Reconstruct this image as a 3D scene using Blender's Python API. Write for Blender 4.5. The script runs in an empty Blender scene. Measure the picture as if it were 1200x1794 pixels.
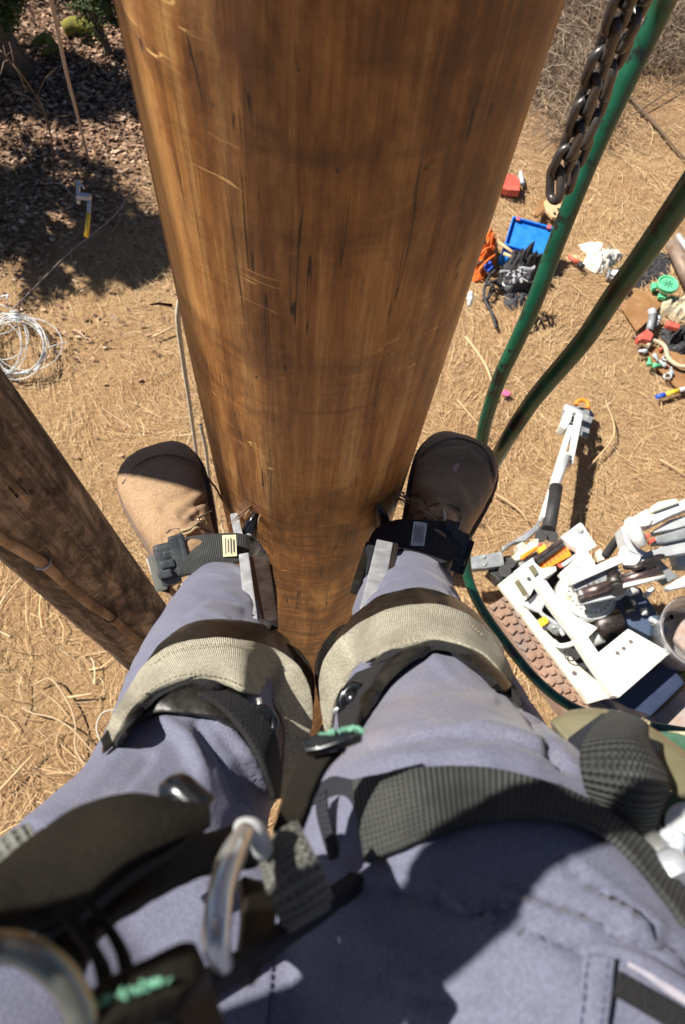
import bpy, bmesh, math, random
from mathutils import Vector, Matrix, noise
from mathutils.bvhtree import BVHTree
random.seed(7)
R = math.radians
SC = bpy.context.scene
COL = SC.collection

# ---------------------------------------------------------------- camera, sky, sun, exposure
FPX = 1250.0
CAMH = 6.0
NAD = (555.0, 1448.0)
_n = Vector(((NAD[0]-600)/FPX, (897-NAD[1])/FPX, -1)).normalized()
_Z = -_n
_Y = (Vector((0, 1, 0)) - _n*_n.y).normalized()
_X = _Y.cross(_Z)
ROT = Matrix((_X, _Y, _Z))
CAM = Vector((0, 0, CAMH))
cd = bpy.data.cameras.new('camera')
cam = bpy.data.objects.new('camera', cd); COL.objects.link(cam)
cam.matrix_world = Matrix.Translation(CAM) @ ROT.to_4x4()
cd.sensor_fit = 'VERTICAL'; cd.sensor_height = 36; cd.lens = FPX/1794*36
cd.clip_start = 0.02; cd.clip_end = 400
cd.dof.use_dof = True; cd.dof.focus_distance = 0.95; cd.dof.aperture_fstop = 11
SC.camera = cam
SUN_EL, SUN_AZ = 54.0, math.degrees(math.atan2(.34, -.94))
SV = Vector((math.cos(R(SUN_AZ))*math.cos(R(SUN_EL)), math.sin(R(SUN_AZ))*math.cos(R(SUN_EL)), math.sin(R(SUN_EL))))
w = bpy.data.worlds.new('World'); SC.world = w; w.use_nodes = True
wn = w.node_tree; sk = wn.nodes.new('ShaderNodeTexSky'); sk.sky_type = 'NISHITA'
sk.sun_disc = False; sk.sun_elevation = R(SUN_EL); sk.sun_rotation = R(90-SUN_AZ)
sk.air_density = .6; sk.dust_density = .3
wn.links.new(sk.outputs[0], wn.nodes['Background'].inputs[0])
wn.nodes['Background'].inputs[1].default_value = 0.05
sl = bpy.data.lights.new('sun', 'SUN'); sl.energy = 5.0; sl.angle = R(0.53); sl.color = (1, .94, .86)
so = bpy.data.objects.new('sun', sl); COL.objects.link(so)
so.rotation_euler = (-SV).to_track_quat('-Z', 'Y').to_euler(); so.location = (-20, 8, 30)
SC.view_settings.view_transform = 'Standard'; SC.view_settings.look = 'None'
SC.view_settings.exposure = 0.8; SC.view_settings.gamma = 1

def W(px, py, dn):
    """point on the plane dn metres below the lens, seen at photo pixel px,py"""
    v = ROT @ Vector(((px-600)/FPX, (897-py)/FPX, -1))
    return CAM + v*(dn/-v.z)
def WG(px, py, h=0.0):
    return W(px, py, CAMH-h)
def PX(p):
    c = ROT.transposed() @ (Vector(p)-CAM)
    return (600+FPX*c.x/-c.z, 897-FPX*c.y/-c.z) if c.z < -1e-4 else (-9e9, -9e9)
def VD(px, py, depth):
    """point at a distance measured along the lens axis"""
    return CAM + ROT @ Vector(((px-600)/FPX, (897-py)/FPX, -1))*depth

# ---------------------------------------------------------------- materials
def mat(name, base, rough=.7, metal=0, var=None, vscale=8, vmix=.5, bump=0, bscale=60, stretch=(1,1,1), detail=6,
        spots=None, coords='Object', coat=0, bdist=.002, sheen=0, trans=0, alpha=1, spec=None, fine=None):
    m = bpy.data.materials.new(name); m.use_nodes = True
    nt = m.node_tree; b = nt.nodes['Principled BSDF']; L = nt.links.new
    tc = nt.nodes.new('ShaderNodeTexCoord'); mp = nt.nodes.new('ShaderNodeMapping')
    mp.inputs['Scale'].default_value = stretch; L(tc.outputs[coords], mp.inputs[0])
    b.inputs['Roughness'].default_value = rough; b.inputs['Metallic'].default_value = metal
    b.inputs['Coat Weight'].default_value = coat
    if spec is not None: b.inputs['Specular IOR Level'].default_value = spec
    if sheen: b.inputs['Sheen Weight'].default_value = sheen
    if trans: b.inputs['Transmission Weight'].default_value = trans
    b.inputs['Alpha'].default_value = alpha
    col = None
    def rgb(c): return (c[0], c[1], c[2], 1)
    if var:
        n = nt.nodes.new('ShaderNodeTexNoise'); n.inputs['Scale'].default_value = vscale; n.inputs['Detail'].default_value = detail
        n.inputs['Roughness'].default_value = .65
        L(mp.outputs[0], n.inputs[0])
        r = nt.nodes.new('ShaderNodeValToRGB'); r.color_ramp.elements[0].position = .5-.2*vmix-.05; r.color_ramp.elements[1].position = .5+.2*vmix+.05
        r.color_ramp.elements[0].color = rgb(base); r.color_ramp.elements[1].color = rgb(var)
        L(n.outputs[0], r.inputs[0]); col = r.outputs[0]
        rr = nt.nodes.new('ShaderNodeMapRange'); rr.inputs[1].default_value = .3; rr.inputs[2].default_value = .7
        rr.inputs[3].default_value = max(0, rough-.1); rr.inputs[4].default_value = min(1, rough+.12)
        L(n.outputs[0], rr.inputs[0]); L(rr.outputs[0], b.inputs['Roughness'])
    if spots:
        n2 = nt.nodes.new('ShaderNodeTexNoise'); n2.inputs['Scale'].default_value = spots[1]; n2.inputs['Detail'].default_value = 8
        n2.inputs['Roughness'].default_value = .7
        L(mp.outputs[0], n2.inputs[0])
        r2 = nt.nodes.new('ShaderNodeValToRGB'); r2.color_ramp.elements[0].position = spots[2]; r2.color_ramp.elements[1].position = min(1, spots[2]+spots[3])
        L(n2.outputs[0], r2.inputs[0])
        mx = nt.nodes.new('ShaderNodeMix'); mx.data_type = 'RGBA'; L(r2.outputs[0], mx.inputs[0])
        if col is not None: L(col, mx.inputs[6])
        else: mx.inputs[6].default_value = rgb(base)
        mx.inputs[7].default_value = rgb(spots[0]); col = mx.outputs[2]
    if fine:
        nf = nt.nodes.new('ShaderNodeTexNoise'); nf.inputs['Scale'].default_value = fine[0]; nf.inputs['Detail'].default_value = 3
        L(mp.outputs[0], nf.inputs[0]); mr_ = nt.nodes.new('ShaderNodeMapRange'); mr_.inputs[1].default_value = .35; mr_.inputs[2].default_value = .65
        mr_.inputs[3].default_value = 1-fine[1]; mr_.inputs[4].default_value = 1+fine[1]; L(nf.outputs[0], mr_.inputs[0])
        vm = nt.nodes.new('ShaderNodeVectorMath'); vm.operation = 'SCALE'
        if col is not None: L(col, vm.inputs[0])
        else: vm.inputs[0].default_value = base
        L(mr_.outputs[0], vm.inputs['Scale']); col = vm.outputs[0]
    if col is not None: L(col, b.inputs['Base Color'])
    else: b.inputs['Base Color'].default_value = rgb(base)
    if bump:
        nb = nt.nodes.new('ShaderNodeTexNoise'); nb.inputs['Scale'].default_value = bscale; nb.inputs['Detail'].default_value = 5
        L(mp.outputs[0], nb.inputs[0])
        bp = nt.nodes.new('ShaderNodeBump'); bp.inputs['Strength'].default_value = bump; bp.inputs['Distance'].default_value = bdist
        L(nb.outputs[0], bp.inputs['Height']); L(bp.outputs[0], b.inputs['Normal'])
    return m

def weave_mat(name, base, var, ribs=260, cross=0, strength=.8, rough=.8, dist=.0012, contrast=.5, sheen=0, fine=0, dirt=None):
    """ribbed webbing / cloth: UV in metres (u along, v across)"""
    m = mat(name, base, rough, var=var, vscale=25, sheen=sheen, fine=(fine, .22) if fine else None, spots=dirt)
    nt = m.node_tree; L = nt.links.new; b = nt.nodes['Principled BSDF']
    uv = nt.nodes.new('ShaderNodeTexCoord'); sp = nt.nodes.new('ShaderNodeSeparateXYZ'); L(uv.outputs['UV'], sp.inputs[0])
    def sine(out, freq):
        a = nt.nodes.new('ShaderNodeMath'); a.operation = 'MULTIPLY'; a.inputs[1].default_value = freq*2*math.pi; L(out, a.inputs[0])
        s = nt.nodes.new('ShaderNodeMath'); s.operation = 'SINE'; L(a.outputs[0], s.inputs[0]); return s.outputs[0]
    h = sine(sp.outputs[0], ribs)
    if cross:
        h2 = sine(sp.outputs[1], cross); mu = nt.nodes.new('ShaderNodeMath'); mu.operation = 'MULTIPLY'; L(h, mu.inputs[0])
        ab = nt.nodes.new('ShaderNodeMath'); ab.operation = 'MULTIPLY_ADD'; ab.inputs[1].default_value = .35; ab.inputs[2].default_value = .65
        L(h2, ab.inputs[0]); L(ab.outputs[0], mu.inputs[1]); h = mu.outputs[0]
    mr = nt.nodes.new('ShaderNodeMapRange'); mr.inputs[1].default_value = -1; mr.inputs[2].default_value = 1
    mr.inputs[3].default_value = 1-contrast; mr.inputs[4].default_value = 1+contrast*.4; L(h, mr.inputs[0])
    mx = nt.nodes.new('ShaderNodeMix'); mx.data_type = 'RGBA'; mx.blend_type = 'MULTIPLY'; mx.inputs[0].default_value = 1
    src = b.inputs['Base Color'].links[0].from_socket
    L(src, mx.inputs[6]); cc = nt.nodes.new('ShaderNodeCombineColor')
    for i in range(3): L(mr.outputs[0], cc.inputs[i])
    L(cc.outputs[0], mx.inputs[7]); L(mx.outputs[2], b.inputs['Base Color'])
    bp = nt.nodes.new('ShaderNodeBump'); bp.inputs['Strength'].default_value = strength; bp.inputs['Distance'].default_value = dist
    L(h, bp.inputs['Height']); L(bp.outputs[0], b.inputs['Normal'])
    return m

def wood_mat(name, c1, c2, dark, lo, streak=1.0, crackw=.02, patch=None, holes=False, crackscale=9, rough=.6, coat=.0, mottle=0, bands=False):
    m = bpy.data.materials.new(name); m.use_nodes = True
    nt = m.node_tree; b = nt.nodes['Principled BSDF']; L = nt.links.new
    tc = nt.nodes.new('ShaderNodeTexCoord')
    def mp(s):
        q = nt.nodes.new('ShaderNodeMapping'); q.inputs['Scale'].default_value = s; L(tc.outputs['Object'], q.inputs[0]); return q.outputs[0]
    def nz(vec, sc, det=6, ro=.6, dist=0):
        n = nt.nodes.new('ShaderNodeTexNoise'); n.inputs['Scale'].default_value = sc; n.inputs['Detail'].default_value = det
        n.inputs['Roughness'].default_value = ro; n.inputs['Distortion'].default_value = dist; L(vec, n.inputs[0]); return n.outputs[0]
    def ramp(src, stops):
        r = nt.nodes.new('ShaderNodeValToRGB'); L(src, r.inputs[0]); e = r.color_ramp.elements
        while len(e) < len(stops): e.new(.5)
        for q, (p, c) in zip(e, stops): q.position = p; q.color = (c[0], c[1], c[2], 1)
        return r.outputs[0]
    def mix(f, a, bb, mode='MIX'):
        x = nt.nodes.new('ShaderNodeMix'); x.data_type = 'RGBA'; x.blend_type = mode
        if hasattr(f, 'links') or hasattr(f, 'is_output'): L(f, x.inputs[0])
        else: x.inputs[0].default_value = f
        for i, s in ((6, a), (7, bb)):
            if isinstance(s, tuple): x.inputs[i].default_value = (s[0], s[1], s[2], 1)
            else: L(s, x.inputs[i])
        return x.outputs[2]
    grain = nz(mp((1, 1, .05)), 42, 10, .72, .5)
    col = ramp(grain, [(.36, c1), (.5, c2), (.66, lo)])
    fine = nz(mp((1, 1, .035)), 240, 9, .85)
    col = mix(.72*streak, col, ramp(fine, [(.34, (.30, .24, .18)), (.56, (1, 1, 1))]), 'MULTIPLY')
    pt = nz(mp((1, 1, .45)), 5.5, 7, .68, .6)
    col = mix(ramp(pt, [(.46, (0, 0, 0)), (.56, (.9,)*3)]), col, mix(.8, col, patch or dark, 'MULTIPLY'))
    pt3 = nz(mp((1, 1, .8)), 11, 8, .75, 1.2)
    col = mix(ramp(pt3, [(.50, (0, 0, 0)), (.60, (.6,)*3)]), col, mix(.8, col, (.42, .30, .22), 'MULTIPLY'))
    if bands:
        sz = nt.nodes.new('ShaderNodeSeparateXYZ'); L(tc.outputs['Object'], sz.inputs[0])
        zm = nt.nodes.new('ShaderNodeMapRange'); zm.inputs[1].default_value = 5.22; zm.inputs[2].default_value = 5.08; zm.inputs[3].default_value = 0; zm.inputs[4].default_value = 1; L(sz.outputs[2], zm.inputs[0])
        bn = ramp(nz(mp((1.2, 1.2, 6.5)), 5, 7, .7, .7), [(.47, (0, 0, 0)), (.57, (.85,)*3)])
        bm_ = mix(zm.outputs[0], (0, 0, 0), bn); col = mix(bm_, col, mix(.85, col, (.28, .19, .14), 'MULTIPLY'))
    pt2 = nz(mp((1, 1, .25)), 12, 6, .6, .4)
    col = mix(ramp(pt2, [(.52, (0, 0, 0)), (.68, (.5,)*3)]), col, tuple(min(1, x*1.5) for x in lo))
    if mottle:
        mt = nz(mp((1, 1, .55)), 16, 8, .7, .8)
        col = mix(ramp(mt, [(.44, (0, 0, 0)), (.54, (mottle,)*3)]), col, mix(.8, col, (.22, .19, .17), 'MULTIPLY'))
    # soot-dark smears running round the pole
    ring = nz(mp((.5, .5, 3.0)), 7, 7, .7, .5)
    col = mix(ramp(ring, [(.56, (0, 0, 0)), (.66, (.42,)*3)]), col, dark)
    # checks: narrow dark splits
    ck = nz(mp((1, 1, .026)), crackscale, 3, .5, .25)
    ad = nt.nodes.new('ShaderNodeMath'); ad.operation = 'SUBTRACT'; ad.inputs[1].default_value = .5; L(ck, ad.inputs[0])
    ab = nt.nodes.new('ShaderNodeMath'); ab.operation = 'ABSOLUTE'; L(ad.outputs[0], ab.inputs[0])
    gate = nz(mp((1, 1, .7)), 9, 3, .6)
    gm = nt.nodes.new('ShaderNodeMapRange'); gm.inputs[1].default_value = .47; gm.inputs[2].default_value = .62
    gm.inputs[3].default_value = 0; gm.inputs[4].default_value = crackw; L(gate, gm.inputs[0])
    ls = nt.nodes.new('ShaderNodeMath'); ls.operation = 'LESS_THAN'; L(ab.outputs[0], ls.inputs[0]); L(gm.outputs[0], ls.inputs[1])
    col = mix(ls.outputs[0], col, tuple(x*.3 for x in dark))
    # tiny pits
    vo = nt.nodes.new('ShaderNodeTexVoronoi'); vo.inputs['Scale'].default_value = 55; L(mp((1, 1, .35)), vo.inputs[0])
    pg = nz(mp((1, 1, 1)), 16, 3)
    pr = nt.nodes.new('ShaderNodeMapRange'); pr.inputs[1].default_value = .52; pr.inputs[2].default_value = .66; pr.inputs[3].default_value = 0; pr.inputs[4].default_value = .13
    L(pg, pr.inputs[0])
    pl = nt.nodes.new('ShaderNodeMath'); pl.operation = 'LESS_THAN'; L(vo.outputs['Distance'], pl.inputs[0]); L(pr.outputs[0], pl.inputs[1])
    col = mix(pl.outputs[0], col, tuple(x*.5 for x in dark))
    # pale scratches across
    sc_ = nz(mp((.6, .6, 7)), 6, 2, .5, .4)
    s1 = nt.nodes.new('ShaderNodeMath'); s1.operation = 'SUBTRACT'; s1.inputs[1].default_value = .5; L(sc_, s1.inputs[0])
    s2 = nt.nodes.new('ShaderNodeMath'); s2.operation = 'ABSOLUTE'; L(s1.outputs[0], s2.inputs[0])
    sg = nz(mp((1, 1, 1)), 13, 3)
    s3 = nt.nodes.new('ShaderNodeMapRange'); s3.inputs[1].default_value = .58; s3.inputs[2].default_value = .66; s3.inputs[3].default_value = 0; s3.inputs[4].default_value = .0035
    L(sg, s3.inputs[0])
    s4 = nt.nodes.new('ShaderNodeMath'); s4.operation = 'LESS_THAN'; L(s2.outputs[0], s4.inputs[0]); L(s3.outputs[0], s4.inputs[1])
    col = mix(s4.outputs[0], col, tuple(min(1, x*1.5+.03) for x in lo))
    L(col, b.inputs['Base Color'])
    b.inputs['Roughness'].default_value = rough; b.inputs['Coat Weight'].default_value = coat; b.inputs['Coat Roughness'].default_value = .45
    hh = nt.nodes.new('ShaderNodeMath'); hh.operation = 'MULTIPLY_ADD'; hh.inputs[1].default_value = -1.6; L(ls.outputs[0], hh.inputs[0]); L(fine, hh.inputs[2])
    h2 = nt.nodes.new('ShaderNodeMath'); h2.operation = 'ADD'; L(hh.outputs[0], h2.inputs[0]); L(grain, h2.inputs[1])
    h3 = nt.nodes.new('ShaderNodeMath'); h3.operation = 'MULTIPLY_ADD'; h3.inputs[1].default_value = 2.2; L(ring, h3.inputs[0]); L(h2.outputs[0], h3.inputs[2])
    bp = nt.nodes.new('ShaderNodeBump'); bp.inputs['Strength'].default_value = .8; bp.inputs['Distance'].default_value = .0025
    L(h3.outputs[0], bp.inputs['Height']); L(bp.outputs[0], b.inputs['Normal'])
    return m

M = {}
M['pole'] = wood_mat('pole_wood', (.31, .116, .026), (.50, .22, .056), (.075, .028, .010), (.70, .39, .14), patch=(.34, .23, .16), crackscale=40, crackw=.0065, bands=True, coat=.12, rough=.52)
M['oldpole'] = wood_mat('weathered_wood', (.15, .105, .078), (.32, .24, .175), (.04, .03, .022), (.46, .34, .23), crackscale=40, crackw=.010, rough=.9, mottle=.85)
M['moulding'] = wood_mat('moulding_wood', (.36, .22, .13), (.46, .30, .18), (.16, .10, .06), (.56, .38, .24), crackw=0)
M['denim'] = mat('trouser_cloth', (.100, .109, .170), .93, var=(.165, .170, .225), vscale=9, vmix=1.5, bump=.4, bscale=620, bdist=.0008, fine=(760, .16), detail=10, sheen=.1, spots=((.20, .175, .17), 4.5, .55, .25))
M['denim_edge'] = mat('worn_seam_cloth', (.30, .29, .36), .9, var=(.42, .40, .44), vscale=90, bump=.5, bscale=500, bdist=.0006)
M['shirt'] = mat('shirt_cloth', (.07, .08, .11), .9, var=(.1, .11, .14), vscale=30)
M['skin'] = mat('skin', (.55, .33, .24), .5, var=(.6, .36, .27), vscale=20)
M['hair'] = mat('hair', (.08, .05, .03), .6)
M['boot'] = mat('boot_suede', (.25, .15, .078), .74, var=(.36, .235, .13), vscale=10, bump=.3, bscale=160, bdist=.0008, spots=((.12, .078, .055), 9, .56, .16), sheen=.08, fine=(300, .16))
M['sole'] = mat('boot_rubber', (.045, .035, .03), .75, var=(.09, .07, .055), vscale=40, bump=.3, bscale=120)
M['welt'] = mat('welt_leather', (.10, .062, .042), .75, var=(.17, .115, .08), vscale=60, bump=.3, bscale=150)
M['lace'] = mat('lace_cord', (.30, .22, .13), .9, var=(.4, .31, .2), vscale=200)
M['brass'] = mat('eyelet_metal', (.55, .42, .25), .4, 1)
M['pad'] = mat('oiled_leather', (.009, .0085, .008), .36, var=(.020, .018, .014), vscale=14, spec=.35, fine=(180, .3), bump=.6, bscale=90, bdist=.0015, spots=((.09, .065, .045), 34, .68, .05))
M['leather'] = mat('black_belt_leather', (.007, .0065, .005), .5, spec=.3, var=(.016, .014, .010), vscale=22, bump=.5, bscale=220, bdist=.0008)
M['suede'] = mat('rough_black_suede', (.007, .006, .004), .9, spec=.2, var=(.015, .012, .008), vscale=40, bump=.8, bscale=400, bdist=.0008)
M['velcro'] = weave_mat('sand_webbing', (.41, .38, .285), (.56, .53, .41), ribs=760, cross=600, strength=.9, contrast=.28, fine=520, dirt=((.30, .25, .17), 16, .62, .2), rough=.95, dist=.0007)
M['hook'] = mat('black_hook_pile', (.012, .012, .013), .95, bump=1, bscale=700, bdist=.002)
M['web'] = weave_mat('grey_black_webbing', (.028, .031, .030), (.085, .09, .083), ribs=440, cross=560, strength=1, contrast=.62, dist=.0012)
M['webl'] = weave_mat('worn_grey_webbing', (.12, .125, .11), (.18, .18, .155), ribs=420, cross=420, strength=1, contrast=.5, dist=.001)
M['webd'] = weave_mat('black_webbing', (.012, .014, .022), (.022, .024, .034), ribs=420, cross=0, strength=.8, contrast=.4, dist=.0008)
M['thread'] = mat('mint_thread', (.13, .36, .24), .9, var=(.24, .50, .35), vscale=300)
M['seam'] = mat('tan_thread', (.30, .26, .17), .9)
M['seamd'] = mat('dark_thread', (.07, .06, .05), .9)
M['seamb'] = mat('blue_thread', (.055, .055, .11), .9)
M['plastic'] = mat('black_plastic', (.022, .027, .032), .45, var=(.05, .057, .062), vscale=60, bump=.25, bscale=150)
M['steel'] = mat('galvanised_steel', (.42, .45, .48), .42, .45, var=(.62, .65, .68), vscale=45, bump=.2, bscale=200, spots=((.2, .2, .2), 30, .62, .1))
M['steeld'] = mat('dark_steel', (.06, .05, .05), .45, .8, var=(.13, .11, .10), vscale=40, bump=.3, bscale=160)
M['blacksteel'] = mat('black_coated_steel', (.015, .017, .02), .22, .5, coat=.5)
M['chrome'] = mat('ring_steel', (.70, .71, .68), .34, .8, var=(.58, .60, .56), vscale=30, bump=.15, bscale=90)
M['oldring'] = mat('old_ring_steel', (.25, .26, .22), .33, .9, var=(.34, .36, .31), vscale=40, bump=.15, bscale=90)
M['chain'] = mat('chain_steel', (.07, .066, .07), .38, .6, var=(.135, .115, .10), vscale=28, bump=.35, bscale=170, bdist=.001, spots=((.14, .075, .04), 35, .64, .1))
M['hose'] = mat('green_hose', (.003, .062, .034), .42, var=(.005, .10, .054), vscale=18, spots=((.010, .012, .010), 22, .53, .07), coat=.1, bump=.15, bscale=90)
M['hosec'] = mat('green_hose_clean', (.003, .10, .055), .42, var=(.006, .14, .08), vscale=10)
M['tag'] = mat('cream_label', (.62, .56, .34), .7, var=(.72, .67, .45), vscale=120)
M['tagw'] = mat('grey_label', (.38, .42, .46), .7, var=(.5, .54, .58), vscale=120)
M['ink'] = mat('label_ink', (.10, .10, .11), .8)
M['olive'] = mat('olive_vinyl', (.13, .122, .072), .3, var=(.21, .195, .12), vscale=9, coat=.25)
M['camo'] = mat('green_cloth', (.05, .13, .075), .85, var=(.10, .24, .15), vscale=30, bump=.4, bscale=300)
M['canvas'] = mat('tan_canvas', (.42, .36, .22), .9, var=(.55, .48, .32), vscale=60, bump=.5, bscale=400)
M['rope'] = mat('white_rope', (.38, .34, .25), .9, var=(.56, .52, .42), vscale=120, bump=.8, bscale=160)
M['guy'] = mat('grey_strand', (.22, .18, .17), .7, .2, var=(.33, .27, .25), vscale=50)
M['wire'] = mat('white_cable', (.46, .49, .50), .45, .2, var=(.62, .65, .66), vscale=50)
M['white'] = mat('white_paint', (.66, .67, .62), .45, var=(.76, .77, .74), vscale=4, spots=((.42, .34, .17), 7, .60, .12), bump=.1, bscale=30)
M['cream'] = mat('dirty_cream_paint', (.64, .61, .47), .55, var=(.72, .71, .60), vscale=5, spots=((.36, .25, .10), 6, .57, .12), bump=.1, bscale=30)
M['grey'] = mat('grey_machine_metal', (.22, .235, .24), .5, .3, var=(.34, .36, .37), vscale=8, spots=((.08, .07, .06), 9, .58, .1))
M['greyl'] = mat('light_grey_metal', (.42, .44, .45), .5, .2, var=(.52, .54, .54), vscale=8, spots=((.2, .18, .15), 9, .6, .1))
M['black'] = mat('black_machine_parts', (.018, .018, .02), .6, var=(.04, .038, .036), vscale=18, bump=.2, bscale=50)
M['navy'] = mat('dark_navy', (.022, .033, .07), .5, var=(.03, .042, .085), vscale=6)
M['navyl'] = mat('blue_grey_frame', (.05, .075, .13), .5, var=(.07, .10, .16), vscale=6)
M['rod'] = mat('oily_rod', (.16, .10, .085), .3, .8, var=(.26, .19, .17), vscale=12)
M['orange'] = mat('orange_panel', (.85, .23, .015), .5, var=(.9, .3, .03), vscale=30)
M['yellow'] = mat('yellow_plastic', (.80, .50, .02), .5, var=(.85, .58, .06), vscale=20)
M['red'] = mat('red_plastic', (.52, .07, .045), .6, var=(.6, .13, .09), vscale=15)
M['pink'] = mat('pink_flagging', (.85, .12, .25), .6)
M['blue'] = mat('blue_plastic', (.006, .17, .62), .4, var=(.01, .22, .70), vscale=9)
M['mint'] = mat('mint_plastic', (.10, .50, .24), .45, var=(.14, .58, .30), vscale=12)
M['clear'] = mat('clear_plastic', (.9, .88, .88), .12, trans=.85)
M['treads'] = mat('muddy_rubber', (.24, .145, .10), .9, var=(.36, .235, .17), vscale=6, spots=((.20, .17, .15), 5, .5, .2), bump=.4, bscale=30)
M['mud'] = mat('muddy_steel', (.34, .20, .14), .9, var=(.36, .31, .28), vscale=5, spots=((.22, .2, .19), 8, .52, .14), bump=.4, bscale=30)
M['rag'] = mat('white_rag', (.62, .60, .50), .95, var=(.74, .72, .64), vscale=14, bump=.3, bscale=90)
M['beige'] = mat('beige_glove_cloth', (.46, .38, .24), .95, var=(.58, .50, .35), vscale=22, bump=.4, bscale=120)
M['orangec'] = mat('orange_nylon', (.62, .11, .01), .75, var=(.82, .20, .03), vscale=14, bump=.4, bscale=60)
M['blackc'] = mat('black_nylon', (.02, .021, .024), .7, var=(.05, .05, .055), vscale=20, bump=.5, bscale=60)
M['greyc'] = mat('grey_straps', (.26, .27, .28), .7, var=(.48, .49, .5), vscale=20)
M['brown'] = mat('brown_sheet', (.24, .115, .04), .75, var=(.32, .17, .07), vscale=5, spots=((.40, .26, .13), 9, .56, .2))
M['rust'] = mat('rusty_steel', (.20, .13, .09), .6, .3, var=(.34, .26, .2), vscale=7)
M['woodp'] = mat('pale_wood', (.50, .34, .17), .7, var=(.6, .43, .24), vscale=20, stretch=(1, 1, 1))
M['bluep'] = mat('blue_grip', (.03, .10, .55), .5)
M['cord'] = mat('tan_cord', (.42, .30, .17), .85, var=(.52, .39, .24), vscale=30)
M['bark'] = mat('tree_bark', (.075, .052, .035), .95, var=(.17, .13, .095), vscale=14, stretch=(1, 1, .25), bump=1, bscale=30, bdist=.02)
M['leafg'] = mat('evergreen_leaf', (.03, .055, .012), .8, var=(.075, .11, .025), vscale=9)
M['moss'] = mat('mossy_bark', (.10, .085, .02), .95, var=(.26, .24, .03), vscale=5, bump=.8, bscale=40, bdist=.01)

def multi(name, stops, rough=.9, trans=0):
    m = bpy.data.materials.new(name); m.use_nodes = True; nt = m.node_tree; b = nt.nodes['Principled BSDF']
    g = nt.nodes.new('ShaderNodeNewGeometry'); r = nt.nodes.new('ShaderNodeValToRGB'); e = r.color_ramp.elements
    while len(e) < len(stops): e.new(.5)
    for q, (p, c) in zip(e, stops): q.position = p; q.color = (*c, 1)
    nt.links.new(g.outputs['Random Per Island'], r.inputs[0]); nt.links.new(r.outputs[0], b.inputs['Base Color'])
    b.inputs['Roughness'].default_value = rough; return m
M['straw'] = multi('straw', [(0, (.26, .15, .075)), (.35, (.46, .30, .155)), (.7, (.60, .42, .235)), (.93, (.70, .50, .25)), (1, (.78, .66, .45))])
M['leaves'] = multi('dead_leaves', [(0, (.10, .055, .035)), (.4, (.26, .15, .09)), (.8, (.42, .26, .16)), (1, (.62, .46, .33))])
M['twig'] = multi('grey_twigs', [(0, (.06, .040, .026)), (.5, (.16, .11, .07)), (1, (.36, .28, .20))])

# ground: straw-strewn soil, leaf mould under the trees
def ground_mat():
    m = bpy.data.materials.new('ground_soil'); m.use_nodes = True; nt = m.node_tree; b = nt.nodes['Principled BSDF']; L = nt.links.new
    tc = nt.nodes.new('ShaderNodeTexCoord')
    def nz(sc, det=8, ro=.7, st=None, dist=0):
        n = nt.nodes.new('ShaderNodeTexNoise'); n.inputs['Scale'].default_value = sc; n.inputs['Detail'].default_value = det
        n.inputs['Roughness'].default_value = ro; n.inputs['Distortion'].default_value = dist
        L(tc.outputs['Object'], n.inputs[0]); return n.outputs[0]
    def ramp(s, stops):
        r = nt.nodes.new('ShaderNodeValToRGB'); L(s, r.inputs[0]); e = r.color_ramp.elements
        while len(e) < len(stops): e.new(.5)
        for q, (p, c) in zip(e, stops): q.position = p; q.color = (*c, 1)
        return r.outputs[0]
    def mix(f, a, c, mode='MIX'):
        x = nt.nodes.new('ShaderNodeMix'); x.data_type = 'RGBA'; x.blend_type = mode
        L(f, x.inputs[0]) if not isinstance(f, float) else setattr(x.inputs[0], 'default_value', f)
        for i, s in ((6, a), (7, c)):
            if isinstance(s, tuple): x.inputs[i].default_value = (*s, 1)
            else: L(s, x.inputs[i])
        return x.outputs[2]
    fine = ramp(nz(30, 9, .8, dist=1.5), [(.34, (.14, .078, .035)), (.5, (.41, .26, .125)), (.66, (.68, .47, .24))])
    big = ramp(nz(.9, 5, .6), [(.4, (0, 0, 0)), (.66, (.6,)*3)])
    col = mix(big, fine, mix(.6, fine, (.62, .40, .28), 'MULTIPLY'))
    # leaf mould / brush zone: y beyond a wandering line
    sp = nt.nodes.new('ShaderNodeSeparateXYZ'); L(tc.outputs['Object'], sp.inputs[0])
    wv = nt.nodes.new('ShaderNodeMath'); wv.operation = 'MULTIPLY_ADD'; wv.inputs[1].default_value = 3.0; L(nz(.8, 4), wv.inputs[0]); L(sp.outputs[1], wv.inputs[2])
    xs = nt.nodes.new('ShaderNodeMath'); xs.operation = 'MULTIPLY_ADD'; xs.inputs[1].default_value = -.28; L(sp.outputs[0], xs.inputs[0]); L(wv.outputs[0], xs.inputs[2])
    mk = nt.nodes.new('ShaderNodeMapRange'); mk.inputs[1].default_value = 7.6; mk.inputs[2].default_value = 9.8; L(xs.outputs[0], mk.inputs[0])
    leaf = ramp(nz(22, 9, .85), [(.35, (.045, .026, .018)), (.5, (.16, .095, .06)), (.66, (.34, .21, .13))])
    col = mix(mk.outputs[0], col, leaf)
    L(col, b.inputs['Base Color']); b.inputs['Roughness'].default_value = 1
    bp = nt.nodes.new('ShaderNodeBump'); bp.inputs['Strength'].default_value = 1; bp.inputs['Distance'].default_value = .03
    L(nz(26, 9, .8, dist=1), bp.inputs['Height']); L(bp.outputs[0], b.inputs['Normal'])
    return m
M['ground'] = ground_mat()

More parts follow.
